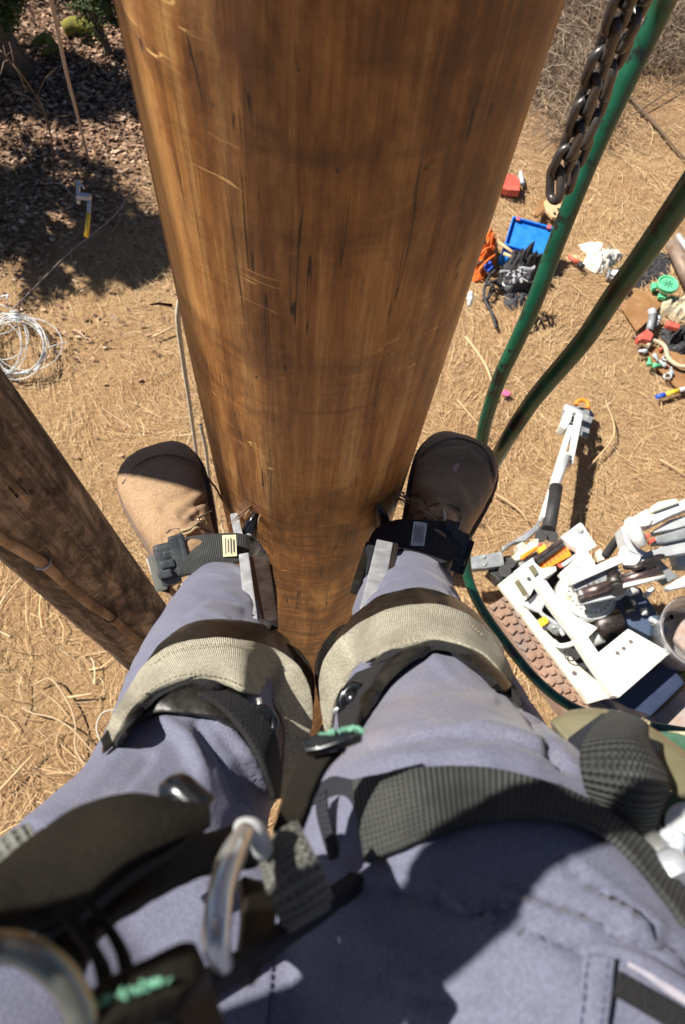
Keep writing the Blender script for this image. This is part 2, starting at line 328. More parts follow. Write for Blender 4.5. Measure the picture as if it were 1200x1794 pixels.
# ---------------------------------------------------------------- mesh helpers
def link(name, me, m, parent=None, smooth=False):
    if smooth:
        for p in me.polygons: p.use_smooth = True
    o = bpy.data.objects.new(name, me); COL.objects.link(o)
    if m is not None and not me.materials: me.materials.append(m if not isinstance(m, str) else M[m])
    if parent: o.parent = parent; o.matrix_parent_inverse = parent.matrix_world.inverted() if parent.type == 'EMPTY' else Matrix()
    return o
def from_bm(name, bm, m, parent=None, smooth=False):
    me = bpy.data.meshes.new(name); bmesh.ops.recalc_face_normals(bm, faces=bm.faces); bm.to_mesh(me); bm.free()
    return link(name, me, m, parent, smooth)
def thing(name, label, cat, loc=(0, 0, 0), group=None):
    o = bpy.data.objects.new(name, None); COL.objects.link(o); o.location = loc; o.empty_display_size = .1
    o.matrix_world = Matrix.Translation(loc)
    o['label'] = label; o['category'] = cat
    if group: o['group'] = group
    return o
def tag(o, label, cat, group=None):
    o['label'] = label; o['category'] = cat
    if group: o['group'] = group
    return o
def crom(pts, n):
    """Catmull-Rom through vectors of any length; n samples per span"""
    P = [tuple(p) for p in pts]; out = []
    if len(P) < 2: return P
    for i in range(len(P)-1):
        a = P[i-1] if i else tuple(2*x-y for x, y in zip(P[0], P[1])); b_ = P[i]; c = P[i+1]
        d = P[i+2] if i+2 < len(P) else tuple(2*x-y for x, y in zip(P[-1], P[-2]))
        for k in range(n):
            t = k/n
            out.append(tuple(.5*((2*q)+(r-p)*t+(2*p-5*q+4*r-s)*t*t+(-p+3*q-3*r+s)*t**3) for p, q, r, s in zip(a, b_, c, d)))
    out.append(P[-1]); return out
def add_tube(bm, pts, rad, seg=10, caps=True, squash=None):
    """pts: Vectors; rad: number or list; parallel-transported rings"""
    n = len(pts); pts = [Vector(p) for p in pts]
    rads = rad if isinstance(rad, (list, tuple)) else [rad]*n
    t0 = (pts[1]-pts[0]).normalized(); u = t0.orthogonal().normalized(); rings = []
    for i in range(n):
        t = ((pts[min(i+1, n-1)]-pts[max(i-1, 0)])).normalized()
        u = (u-t*u.dot(t)); u = u.normalized() if u.length > 1e-6 else t.orthogonal().normalized()
        v = t.cross(u)
        rings.append([bm.verts.new(pts[i]+(u*math.cos(2*math.pi*k/seg)+v*math.sin(2*math.pi*k/seg))*rads[i]) for k in range(seg)])
    for i in range(n-1):
        for k in range(seg):
            f = bm.faces.new((rings[i][k], rings[i][(k+1) % seg], rings[i+1][(k+1) % seg], rings[i+1][k])); f.smooth = True
    if caps:
        for r in (rings[0][::-1], rings[-1]):
            try: bm.faces.new(r)
            except ValueError: pass
    return rings
def tube(name, pts, rad, m, parent=None, n=6, seg=10):
    if n > 1:
        rl = rad if isinstance(rad, (list, tuple)) else [rad]*len(pts)
        q = crom([(*p, r) for p, r in zip(pts, rl)], n); pts = [Vector(a[:3]) for a in q]; rad = [a[3] for a in q]
    bm = bmesh.new(); add_tube(bm, pts, rad, seg)
    return from_bm(name, bm, m, parent)
def add_box(bm, c, size, rot=None, bevel=0):
    """rot: 3x3 matrix"""
    mt = Matrix.Translation(c) @ (rot.to_4x4() if rot else Matrix()) @ Matrix.Diagonal((*size, 1))
    r = bmesh.ops.create_cube(bm, size=1, matrix=mt)
    if bevel:
        es = list({e for v in r['verts'] for e in v.link_edges})
        bmesh.ops.bevel(bm, geom=es, offset=bevel, segments=2, affect='EDGES', profile=.7)
def frame(dirv, up=(0, 0, 1)):
    x = Vector(dirv).normalized(); z = Vector(up); z = (z-x*z.dot(x))
    z = z.normalized() if z.length > 1e-5 else x.orthogonal().normalized(); y = z.cross(x)
    return Matrix((x, y, z)).transposed()
def add_bar(bm, a, b, w_, h_, up=(0, 0, 1), bevel=.003):
    a = Vector(a); b = Vector(b)
    add_box(bm, (a+b)/2, ((b-a).length, w_, h_), frame(b-a, up), bevel)
def bar(name, a, b, w_, h_, m, parent=None, up=(0, 0, 1), bevel=.003):
    bm = bmesh.new(); add_bar(bm, a, b, w_, h_, up, bevel); return from_bm(name, bm, m, parent)
def add_cyl(bm, a, b, r, seg=20, bevel=0):
    add_tube(bm, [Vector(a), Vector(b)], r, seg)
def cyl(name, a, b, r, m, parent=None, seg=20):
    bm = bmesh.new(); add_cyl(bm, a, b, r, seg); return from_bm(name, bm, m, parent)
def add_slab(bm, pts, thick, bevel=.004, down=Vector((0, 0, -1))):
    vs = [bm.verts.new(p) for p in pts]; f = bm.faces.new(vs)
    r = bmesh.ops.extrude_face_region(bm, geom=[f]); nv = [g for g in r['geom'] if isinstance(g, bmesh.types.BMVert)]
    for v in nv: v.co += down*thick
    if bevel:
        es = list({e for v in vs+nv for e in v.link_edges})
        bmesh.ops.bevel(bm, geom=es, offset=bevel, segments=2, affect='EDGES', profile=.7)
def slab(name, px, h, thick, m, parent=None, bevel=.006):
    """px: photo-pixel outline of a plate whose top is h above the ground; h may be one height per corner"""
    hs = h if isinstance(h, (list, tuple)) else [h]*len(px)
    bm = bmesh.new(); add_slab(bm, [WG(x, y, q) for (x, y), q in zip(px, hs)], thick, bevel)
    return from_bm(name, bm, m, parent)
def strip(name, A, B, m, parent=None, thick=.0025, n=8, nv=6, bulge=0, jitter=0):
    """a band of webbing or leather between the edge polylines A and B (world points), with real thickness and UV in metres"""
    if len(A) != len(B): print('STRIP MISMATCH', name, len(A), len(B)); k = min(len(A), len(B)); A = A[:k]; B = B[:k]
    a = [Vector(p) for p in crom(A, n)]; b = [Vector(p) for p in crom(B, n)]
    bm = bmesh.new(); uvl = bm.loops.layers.uv.new('UVMap'); rows = []; us = [0]
    for i in range(1, len(a)): us.append(us[-1]+(((a[i]+b[i])/2)-((a[i-1]+b[i-1])/2)).length)
    wid = sum((p-q).length for p, q in zip(a, b))/len(a)
    for i, (p, q) in enumerate(zip(a, b)):
        t = (a[min(i+1, len(a)-1)]-a[max(i-1, 0)]); nn = t.cross(q-p)
        nn = nn.normalized() if nn.length > 1e-9 else Vector((0, 0, 1))
        if nn.dot(CAM-p) < 0: nn = -nn
        rw = []
        for k in range(nv+1):
            s = k/nv; c = p.lerp(q, s)+nn*(bulge*math.sin(math.pi*s))
            if jitter: c = c+nn*jitter*noise.noise(c*60)+(q-p).normalized()*(jitter*.8*noise.noise(c*170) if k in (0, nv) else 0)
            rw.append(bm.verts.new(c))
        rows.append(rw)
    meta = {}
    for i in range(len(rows)-1):
        for k in range(nv):
            f = bm.faces.new((rows[i][k], rows[i+1][k], rows[i+1][k+1], rows[i][k+1])); f.smooth = True
            for lp, (ii, kk) in zip(f.loops, ((i, k), (i+1, k), (i+1, k+1), (i, k+1))): lp[uvl].uv = (us[ii], kk/nv*wid)
    me = bpy.data.meshes.new(name); bm.to_mesh(me); bm.free()
    o = link(name, me, m, parent)
    s = o.modifiers.new('thickness', 'SOLIDIFY'); s.thickness = thick; s.offset = 0
    bv = o.modifiers.new('bevel', 'BEVEL'); bv.width = thick*.3; bv.segments = 2; bv.limit_method = 'ANGLE'
    return o
def join_remesh(parts, voxel, smooth_it=4, name='m'):
    """several closed shells (bmesh) -> one continuous skin"""
    me = bpy.data.meshes.new(name); bm = parts; bmesh.ops.recalc_face_normals(bm, faces=bm.faces); bm.to_mesh(me); bm.free()
    o = bpy.data.objects.new('tmp', me); COL.objects.link(o)
    r = o.modifiers.new('r', 'REMESH'); r.mode = 'VOXEL'; r.voxel_size = voxel
    s = o.modifiers.new('s', 'SMOOTH'); s.factor = .5; s.iterations = smooth_it
    dg = bpy.context.evaluated_depsgraph_get(); dg.update()
    out = bpy.data.meshes.new_from_object(o.evaluated_get(dg)); bpy.data.objects.remove(o); bpy.data.meshes.remove(me)
    for p in out.polygons: p.use_smooth = True
    return out
def bvh_of(*mes):
    vs, ps = [], []
    for me in mes:
        k = len(vs); vs += [v.co.copy() for v in me.vertices]; ps += [tuple(i+k for i in p.vertices) for p in me.polygons]
    return BVHTree.FromPolygons(vs, ps)
def cast(bvh, px, py):
    d = (W(px, py, 1)-CAM).normalized(); h = bvh.ray_cast(CAM+d*.03, d)
    return (h[0], h[1], (h[0]-CAM).length) if h[0] else None
def on(bvh, pts, off):
    """photo pixels dropped on a surface, lifted off along the surface; misses fall back behind the silhouette"""
    res = []
    for p in pts:
        if len(p) == 3: res.append(W(*p)); continue
        h = cast(bvh, *p[:2]); res.append((h[0]+(CAM-h[0]).normalized()*(off/max(.5, abs(h[1].dot((CAM-h[0]).normalized()))))) if h else None)
    js = [j for j in range(len(res)) if res[j] is not None]; out = list(res)
    if not js: return [W(p[0], p[1], .85) for p in pts]
    for i, r in enumerate(res):
        if r is None:
            j = min(js, key=lambda q: abs(q-i)); dist = (CAM-res[j]).length+.018*abs(i-j)
            d = (W(pts[i][0], pts[i][1], 1)-CAM).normalized(); out[i] = CAM+d*dist
    return out
def stitches(name, pts, m, parent, step=.004, ln=.0026, r=.0005):
    q = [Vector(p) for p in crom(pts, 12)]; bm = bmesh.new(); acc = 0; i = 0; pos = q[0]; L_ = [0]
    for a, b in zip(q, q[1:]): L_.append(L_[-1]+(b-a).length)
    def at(s):
        for k in range(len(L_)-1):
            if L_[k+1] >= s: return q[k].lerp(q[k+1], (s-L_[k])/max(1e-9, L_[k+1]-L_[k]))
        return q[-1]
    s = 0
    while s+ln < L_[-1]:
        add_tube(bm, [at(s), at(s+ln/2)+(CAM-at(s)).normalized()*r*.6, at(s+ln)], r, 5); s += step
    return from_bm(name, bm, m, parent)

# ================================================================= THE SETTING
def ground():
    bm = bmesh.new(); bmesh.ops.create_grid(bm, x_segments=2, y_segments=2, size=150)
    # finer inner sheet with gentle lumps, stitched as one grid
    bm.free(); bm = bmesh.new()
    xs = [-150, -60, -25]+[-12+.2*i for i in range(131)]+[30, 70, 150]
    ys = [-150, -60, -20, -8]+[-4+.2*i for i in range(101)]+[22, 40, 80, 150]
    g = [[bm.verts.new((x, y, .07*noise.noise(Vector((x*.6, y*.6, 3)))*(abs(x) < 14 and abs(y) < 16)+.03*noise.noise(Vector((x*2.1, y*2.1, 1)))*(abs(x) < 14 and abs(y) < 16)-.04)) for y in ys] for x in xs]
    for i in range(len(xs)-1):
        for j in range(len(ys)-1):
            bm.faces.new((g[i][j], g[i+1][j], g[i+1][j+1], g[i][j+1])).smooth = True
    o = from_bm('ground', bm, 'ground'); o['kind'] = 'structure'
ground()
def gz(x, y): return .07*noise.noise(Vector((x*.6, y*.6, 3)))+.03*noise.noise(Vector((x*2.1, y*2.1, 1)))-.04
def zone(x, y):
    return y-.28*x+3*(.5+.5*noise.noise(Vector((x*.8, y*.8, 9))))  # >8.6 leaf mould / brush
def strand(verts, faces, x, y, z, ang, ln, wd, bend, lift):
    n = 3; k = len(verts); a = ang
    px_, py_ = x, y
    for i in range(n+1):
        t = i/n; zz = z+lift*math.sin(math.pi*t)
        c, s = math.cos(a), math.sin(a); ww = wd*(1-.6*t)
        verts.append((px_-s*ww, py_+c*ww, zz)); verts.append((px_+s*ww, py_-c*ww, zz+wd*.7))
        px_ += c*ln/n; py_ += s*ln/n; a += bend
    for i in range(n): faces.append((k+2*i, k+2*i+1, k+2*i+3, k+2*i+2))
def litter():
    rnd = random.Random(3)
    vs, fs = [], []; lv, lf = [], []; tv, tf = [], []
    cnt = 0
    while cnt < 105000:
        # denser near the centre of the view
        x = rnd.uniform(-6, 8.5); y = rnd.uniform(-1.6, 12.5)
        z0 = gz(x, y); zn = zone(x, y)
        p = PX((x, y, 0))
        if not (-120 < p[0] < 1320 and -60 < p[1] < 1850): continue
        cnt += 1
        if zn < 8.6+rnd.gauss(0, .9) or (x > 1 and rnd.random() < .3):
            clump = noise.noise(Vector((x*1.7, y*1.7, 5)))
            if clump < -.25 and rnd.random() < .6: continue
            L_ = rnd.choice((.03, .05, .08, .12, .2)) if rnd.random() < .97 else rnd.uniform(.25, .5); strand(vs, fs, x, y, z0+rnd.uniform(.002, .035), rnd.uniform(0, 6.28) if rnd.random() < .6 else 2.2+3*noise.noise(Vector((x, y, 0))), L_, rnd.uniform(.0008, .0024)*(2 if rnd.random() < .03 else 1), rnd.gauss(0, .2), rnd.uniform(0, .03))
        if p[0] < 330 and p[1] > 1060 and rnd.random() < .05: strand(vs, fs, x, y, z0+.03, rnd.uniform(0, 6.28), rnd.uniform(.2, .5), rnd.uniform(.003, .006), rnd.gauss(0, .45), rnd.uniform(0, .07))
        if zn > 8.6+rnd.gauss(-.3, .8) and x < 1:
            for q in range(1):
                r = rnd.uniform(.010, .030); a = rnd.uniform(0, 6.28); k = len(lv); xx = x+rnd.uniform(-.1, .1); yy = y+rnd.uniform(-.1, .1)
                tx, ty = rnd.uniform(-.7, .7), rnd.uniform(-.7, .7); zb = z0+rnd.uniform(.01, .05)
                for m_ in range(5):
                    b_ = a+m_*6.283/5; dx, dy = r*math.cos(b_)*1.3, r*math.sin(b_)*.8; lv.append((xx+dx, yy+dy, zb+dx*tx+dy*ty))
                lf.append(tuple(range(k, k+5)))
        if zn > 8.6 and x > 0 and rnd.random() < .5:
            strand(tv, tf, x, y, z0+rnd.uniform(.02, .35), rnd.uniform(0, 6.28), rnd.uniform(.15, .6), rnd.uniform(.002, .006), rnd.gauss(0, .3), rnd.uniform(0, .2))
    for nm, V, F, m in (('dry_grass', vs, fs, 'straw'), ('leaf_litter', lv, lf, 'leaves'), ('brushwood', tv, tf, 'twig')):
        me = bpy.data.meshes.new(nm); me.from_pydata(V, [], F); o = link(nm, me, m); o['kind'] = 'stuff'
        o['label'] = {'dry_grass': 'tan straw and pine needles strewn over the bare soil', 'leaf_litter': 'brown dead leaves under the trees', 'brushwood': 'grey tangled twigs of brush at the edge of the clearing'}[nm]
        o['category'] = {'dry_grass': 'straw', 'leaf_litter': 'leaves', 'brushwood': 'brush'}[nm]
litter()

# thicker single sticks and stalks one can tell apart
def stick(pts, r, m, label, name='fallen_stick', h=.03, grp='sticks lying on the straw'):
    q = [WG(x, y, h+.02*i % .03) for i, (x, y) in enumerate(pts)]
    tag(tube(name, q, [r]*(len(q)-1)+[r*.6], m, n=5, seg=7), label, 'stick', grp)
stick([(815, 590), (850, 640), (870, 700)], .014, 'woodp', 'pale bent stick lying right of the big pole above the right boot')
stick([(800, 700), (855, 765)], .008, 'woodp', 'short straight stick just left of the green hoses')
stick([(1155, 805), (1200, 830)], .010, 'woodp', 'straight stick on the straw at the right edge beyond the machine')
stick([(1030, 820), (1075, 760), (1060, 700)], .008, 'woodp', 'bent yellow stalk beside the raised outrigger shadow')
stick([(860, 860), (905, 890), (925, 915)], .008, 'woodp', 'thin stick between the right boot and the outrigger')
stick([(0, 1385), (60, 1320)], .012, 'woodp', 'straight grey stick at the left edge beside the left thigh')
stick([(120, 1222), (165, 1215)], .013, 'woodp', 'short pale broken stick inside the loops of tan cord')
stick([(1055, 120), (1140, 210), (1200, 280)], .017, 'twig', 'grey branch crossing the brush behind the green hose')
stick([(1110, 200), (1200, 140)], .012, 'twig', 'thin grey branch forking up to the right edge in the brush')
stick([(995, 55), (960, 110), (975, 170)], .013, 'twig', 'curved pale branch in the brush beside the pole edge')
stick([(950, 165), (958, 195)], .022, 'woodp', 'pale cut stub of wood in the brush left of the chain')
stick([(955, 182), (975, 186)], .022, 'woodp', 'second pale cut stub lying across the first one left of the chain')
stick([(270, 590), (305, 572)], .014, 'woodp', 'yellow stalk ending at the left edge of the big pole')
stick([(65, 400), (82, 450)], .010, 'twig', 'pale twig left of the yellow handled tool')

# ================================================================= POLES
def pole(name, cx, cy, r_mid, z_mid, taper, z0, z1, m, label, seg=160, dz=.04, lump=.002):
    bm = bmesh.new(); n = int((z1-z0)/dz); rings = []
    for i in range(n+1):
        z = z0+(z1-z0)*i/n; r = r_mid+(z_mid-z)*taper
        ring = []
        for k in range(seg):
            a = 2*math.pi*k/seg; c, s = math.cos(a), math.sin(a)
            d = lump*(noise.noise(Vector((c*2, s*2, z*1.5)))*2+noise.noise(Vector((c*9, s*9, z*.8)))*.55+noise.noise(Vector((c*25, s*25, z*2.5)))*.25)
            ring.append(bm.verts.new(((r+d)*c, (r+d)*s, z)))
        rings.append(ring)
    for i in range(n):
        for k in range(seg):
            bm.faces.new((rings[i][k], rings[i][(k+1) % seg], rings[i+1][(k+1) % seg], rings[i+1][k])).smooth = True
    bm.faces.new(rings[-1]); bm.faces.new(rings[0][::-1])
    me = bpy.data.meshes.new(name); bmesh.ops.recalc_face_normals(bm, faces=bm.faces); bm.to_mesh(me); bm.free()
    o = link(name, me, m); o.location = (cx, cy, 0); tag(o, label, 'utility pole'); return o
PC = Vector((-0.003, .513)); PR = .1445
pole1 = pole('utility_pole', PC.x, PC.y, PR, 5.1, .0042, -.1, 8.6, 'pole', 'orange brown wooden pole with fine cracks filling the middle, between the two boots')
pole1.rotation_euler.x = .030; pole1.location.y = .513+5.07*math.sin(.030); pole1.rotation_euler.y = .031; pole1.location.x = -.003-5.2*math.sin(.031)   # it leans a little
def on_pole(px, py):
    """where the sight line through a photo pixel meets the big pole"""
    d = (W(px, py, 1)-CAM); a = d.x**2+d.y**2; b = -2*(d.x*PC.x+d.y*PC.y); c = PC.length_squared-PR**2
    D = b*b-4*a*c
    t = (-b-math.sqrt(max(0, D)))/(2*a); return CAM+d*t
P2 = Vector((-.775, .80)); 
pole2 = pole('utility_pole', P2.x, P2.y, .142, 5.1, .006, -.1, 8.6, 'oldpole', 'weathered brown pole with small holes left of the left boot', lump=.0035)
def sub(o, parent):
    o.parent = parent; o.matrix_parent_inverse = parent.matrix_world.inverted(); return o
bpy.context.view_layer.update()
# splinters & gaff cuts on the big pole
rnd = random.Random(11)
for (sx, sy, k) in ((690, 868, 9), (447, 893, 4), (306, 545, 2)):
    base = on_pole(sx, sy); shr = .45 if k == 2 else 1; nrm = Vector((base.x-PC.x, base.y-PC.y, 0)).normalized(); bm = bmesh.new()
    for i in range(k):
        s = base+Vector((rnd.uniform(-.008, .008), rnd.uniform(-.004, .004), rnd.uniform(-.008, .01)))
        e = s+(nrm*rnd.uniform(.012, .03)+Vector((rnd.uniform(-.016, .016), 0, rnd.uniform(-.012, .016))))*shr
        add_tube(bm, [s-nrm*.004, (s+e)/2+Vector((0, 0, .003)), e], [.0016, .0012, .0004], 5)
    sub(from_bm('splinter', bm, 'moulding'), pole1)
# worm and nail holes in the old pole, as dark pits ringed by geometry
def hole(px, py, rr, parent, c, r, m='black'):
    d = (W(px, py, 1)-CAM); a = d.x**2+d.y**2; b = -2*(d.x*c.x+d.y*c.y); cc = c.length_squared-r**2; D = b*b-4*a*cc
    if D < 0: return
    t = (-b-math.sqrt(D))/(2*a); p = CAM+d*t; nrm = Vector((p.x-c.x, p.y-c.y, 0)).normalized()
    bm = bmesh.new(); u = Vector((0, 0, 1)); v = nrm.cross(u); ctr = p+nrm*.002
    vs = [bm.verts.new(ctr+(u*math.cos(x)*1.7+v*math.sin(x))*rr*(1+.25*noise.noise(p*90+Vector((x, 0, 0))))) for x in [i*6.283/10 for i in range(10)]]
    ap = bm.verts.new(ctr-nrm*.008)
    for i in range(10): bm.faces.new((vs[i], vs[(i+1) % 10], ap))
    sub(from_bm('nail_hole', bm, m), parent)
for x, y in ((33, 690), (40, 785), (78, 788), (137, 825), (55, 862), (183, 930), (30, 868), (145, 975), (208, 948), (36, 842), (115, 890), (47, 1010), (205, 1040), (160, 1035), (240, 1030), (72, 942), (218, 1001)):
    hole(x, y, .0042, pole2, P2, .145)
# moulding running up the old pole, held by staples
mp_px = [(-60, 895), (0, 941), (40, 965), (76, 987), (110, 1017), (150, 1052), (195, 1082), (230, 1112), (266, 1142)]
def on_c(px, py, c, r):
    d = (W(px, py, 1)-CAM); a = d.x**2+d.y**2; b = -2*(d.x*c.x+d.y*c.y); cc = c.length_squared-r**2; D = max(0, b*b-4*a*cc)
    return CAM+d*((-b-math.sqrt(D))/(2*a))
mpts = [on_c(x, y, P2, .158) for x, y in mp_px]
mz = [(p-Vector((P2.x, P2.y, p.z))) for p in mpts]
mo = sub(tube('wire_moulding', [p for p in mpts], .015, 'moulding', n=4, seg=12), pole2)
for i in (3, 6):
    p = mpts[i]; nr = mz[i].normalized(); sd = nr.cross(Vector((0, 0, 1))); bm = bmesh.new()
    add_tube(bm, [p+sd*.02-nr*.006, p+sd*.017+nr*.01, p+nr*.017, p-sd*.017+nr*.01, p-sd*.02-nr*.006], .003, 8)
    s_ = from_bm('staple', bm, 'steel' if i == 3 else 'steeld'); s_.parent = mo; s_.matrix_parent_inverse = mo.matrix_world.inverted()

# ================================================================= TREES
def tree(name, x, y, h, crown0, cr, label, nleaf, seed, lean=(0, 0), trunk_r=.09, leafm='leafg', leafs=.035, branches=26, group=None):
    rnd = random.Random(seed); root = thing(name, label, 'tree', (x, y, 0), group)
    bm = bmesh.new(); tp = [Vector((x+lean[0]*t*h+.08*noise.noise(Vector((seed, t*4, 0))), y+lean[1]*t*h+.08*noise.noise(Vector((seed, 5, t*4))), t*h-.1)) for t in [i/8 for i in range(9)]]
    add_tube(bm, tp, [trunk_r*(1.35 if i == 0 else 1)*(1-i/9)+.012 for i in range(9)], 12); tips = []
    for i in range(branches):
        t = rnd.uniform(crown0, .97); k = min(7, int(t*8)); b = tp[k].lerp(tp[k+1], t*8-k); a = rnd.uniform(0, 6.283)
        L_ = cr*(1-(t-crown0)/(1-crown0)*.75)*rnd.uniform(.6, 1.1); d = Vector((math.cos(a), math.sin(a), rnd.uniform(.05, .45)))
        pts = [b, b+d*L_*.5+Vector((0, 0, rnd.uniform(-.05, .1))), b+d*L_+Vector((rnd.uniform(-.1, .1), rnd.uniform(-.1, .1), -.05))]
        add_tube(bm, pts, [.022, .013, .004], 6)
        for q in range(3):
            s = pts[1].lerp(pts[2], rnd.uniform(0, .8)); e = s+Vector((rnd.gauss(0, 1), rnd.gauss(0, 1), rnd.gauss(0, .6))).normalized()*L_*.35
            add_tube(bm, [s, (s+e)/2+Vector((0, 0, .02)), e], [.008, .005, .002], 5); tips.append((s, e))
        tips.append((pts[1], pts[2]))
    from_bm('trunk', bm, 'bark', root)
    if nleaf:
        V, F = [], []
        for i in range(nleaf):
            s, e = rnd.choice(tips); c = s.lerp(e, rnd.uniform(0, 1.1))+Vector((rnd.gauss(0, .06), rnd.gauss(0, .06), rnd.gauss(0, .05)))
            u = Vector((rnd.gauss(0, 1), rnd.gauss(0, 1), rnd.gauss(0, .5))).normalized()*leafs*rnd.uniform(.6, 1.4); v = u.cross(Vector((rnd.gauss(0, 1), rnd.gauss(0, 1), rnd.gauss(0, 1)))).normalized()*leafs*.35
            k = len(V); V += [c-u, c+v, c+u, c-v]; F.append((k, k+1, k+2, k+3))
        me = bpy.data.meshes.new('crown'); me.from_pydata([tuple(p) for p in V], [], F); link('crown', me, leafm, root)
    return root
tp = WG(60, 135); tree('evergreen_tree', tp.x-.15, tp.y+.1, 3.4, .14, .62, 'dark green evergreen with a leaning trunk in the top left corner', 16000, 1, lean=(-.12, .05), trunk_r=.13)
tp = WG(188, 96); tree('evergreen_tree', tp.x, tp.y, 1.5, .2, .38, 'small evergreen sapling beside the mossy log left of the big pole', 2600, 5, trunk_r=.04)
# trees standing just outside the frame on the sunny side; their shade falls across the clearing
tree('pine_tree', -5.2, 6.9, 5.2, .42, 1.25, 'bushy pine left of the clearing, throwing its shade beside the pole', 24000, 3, trunk_r=.14, leafs=.06, branches=70)
tree('pine_tree', -7.0, 9.6, 6.4, .3, 1.7, 'taller pine further back at the left of the clearing', 15000, 8, trunk_r=.16, leafs=.06, branches=60)
tree('bare_tree', -6.4, 11.2, 6.5, .25, 1.6, 'bare grey tree behind the pines at the left', 0, 9, trunk_r=.1, branches=60)
# mossy log
q = [WG(112, 52, .08), WG(135, 44, .10), WG(172, 52, .08)]
lg = tag(tube('fallen_log', q, [.085, .10, .07], 'moss', n=6, seg=14), 'yellow green mossy log lying in the leaves at the top left', 'log')
q = [WG(62, 78, .1), WG(80, 66, .12), WG(95, 84, .1), (WG(75, 92, .06))]
tag(tube('fallen_branch', q, [.05, .06, .05, .03], 'moss', n=6, seg=10), 'curved mossy branch below the evergreen trunk at the left', 'branch')
# vine-hung sapling with pale lichen, left
def sapling(pts, r, label, seed):
    rnd = random.Random(seed); q = [WG(x, y, h) for x, y, h in pts]; bm = bmesh.new()
    c = [Vector(a) for a in crom(q, 6)]; add_tube(bm, c, [r*(1-.7*i/len(c)) for i in range(len(c))], 7)
    for i in range(26):
        s = rnd.choice(c); e = s+Vector((rnd.gauss(0, .16), rnd.gauss(0, .16), rnd.gauss(.03, .12))); add_tube(bm, [s, (s+e)/2+Vector((0, .02, .03)), e], [r*.35, r*.25, .002], 5)
    root = thing('sapling', label, 'sapling', tuple(q[0]), 'bare saplings at the left'); from_bm('trunk', bm, 'twig', root)
sapling([(95, 325, 0), (92, 250, .5), (75, 190, 1.0), (38, 130, 1.6), (5, 92, 2.1)], .013, 'pale lichen-spotted bare sapling rising to the left edge under the evergreen', 2)
sapling([(140, 330, 0), (132, 285, .25), (120, 240, .5)], .010, 'small twiggy sapling just above the yellow handled tool', 4)

# ================================================================= ROPES, STRANDS
tag(tube('guy_strand', [VD(80, -40, 3.2), VD(97, 30, 3.9), VD(118, 130, 5.0), VD(140, 215, 6.2), VD(156, 280, 7.6)], .012, 'guy', n=6, seg=8), 'thin pinkish grey guy strand slanting down at the top left', 'rope')
q = [WG(20, 545, .05), WG(60, 505, .12), WG(125, 440, .3), WG(200, 378, .35), WG(245, 310, .5)]
tag(tube('guy_strand', q, .007, 'guy', n=6, seg=8), 'thin grey strand running from the wire coil up towards the pole', 'rope')
# white rope hanging behind the big pole at its left edge
def twisted(name, pts, r, m, label, cat, parent=None, pitch=.02):
    c = [Vector(a) for a in crom(pts, 16)]; bm = bmesh.new(); L_ = 0; rot = []
    for i in range(len(c)): rot.append(L_); L_ += (c[min(i+1, len(c)-1)]-c[i]).length
    # resample fine
    n = max(20, int(L_/(pitch/6))); n = min(n, 700); fine = []
    for k in range(n+1):
        s = L_*k/n; i = max(j for j in range(len(c)) if rot[j] <= s+1e-9); i2 = min(i+1, len(c)-1)
        t = (s-rot[i])/max(1e-9, (c[i2]-c[i]).length); fine.append((c[i].lerp(c[i2], min(1, t)), s))
    t0 = (c[-1]-c[0]).normalized(); u = t0.orthogonal().normalized(); v = t0.cross(u)
    for st in range(3):
        add_tube(bm, [p+(u*math.cos(6.283*s/pitch+st*2.094)+v*math.sin(6.283*s/pitch+st*2.094))*r*.5 for p, s in fine], r*.56, 6)
    return tag(from_bm(name, bm, m), label, cat)
twisted('hanging_rope', [VD(335, 470, 1.5), VD(313, 545, 1.7), VD(320, 620, 2.0), VD(332, 700, 2.4), VD(343, 780, 2.9), VD(350, 840, 3.3), VD(362, 900, 3.9)], .0072, 'rope', 'white twisted rope hanging beside the left edge of the big pole', 'rope', pitch=.035)
twisted('hanging_rope', [VD(352, 745, 2.6), VD(361, 785, 2.8), VD(368, 840, 3.2), VD(380, 910, 3.8)], .0072, 'rope', 'second short length of white rope between the first and the big pole', 'rope', pitch=.035)

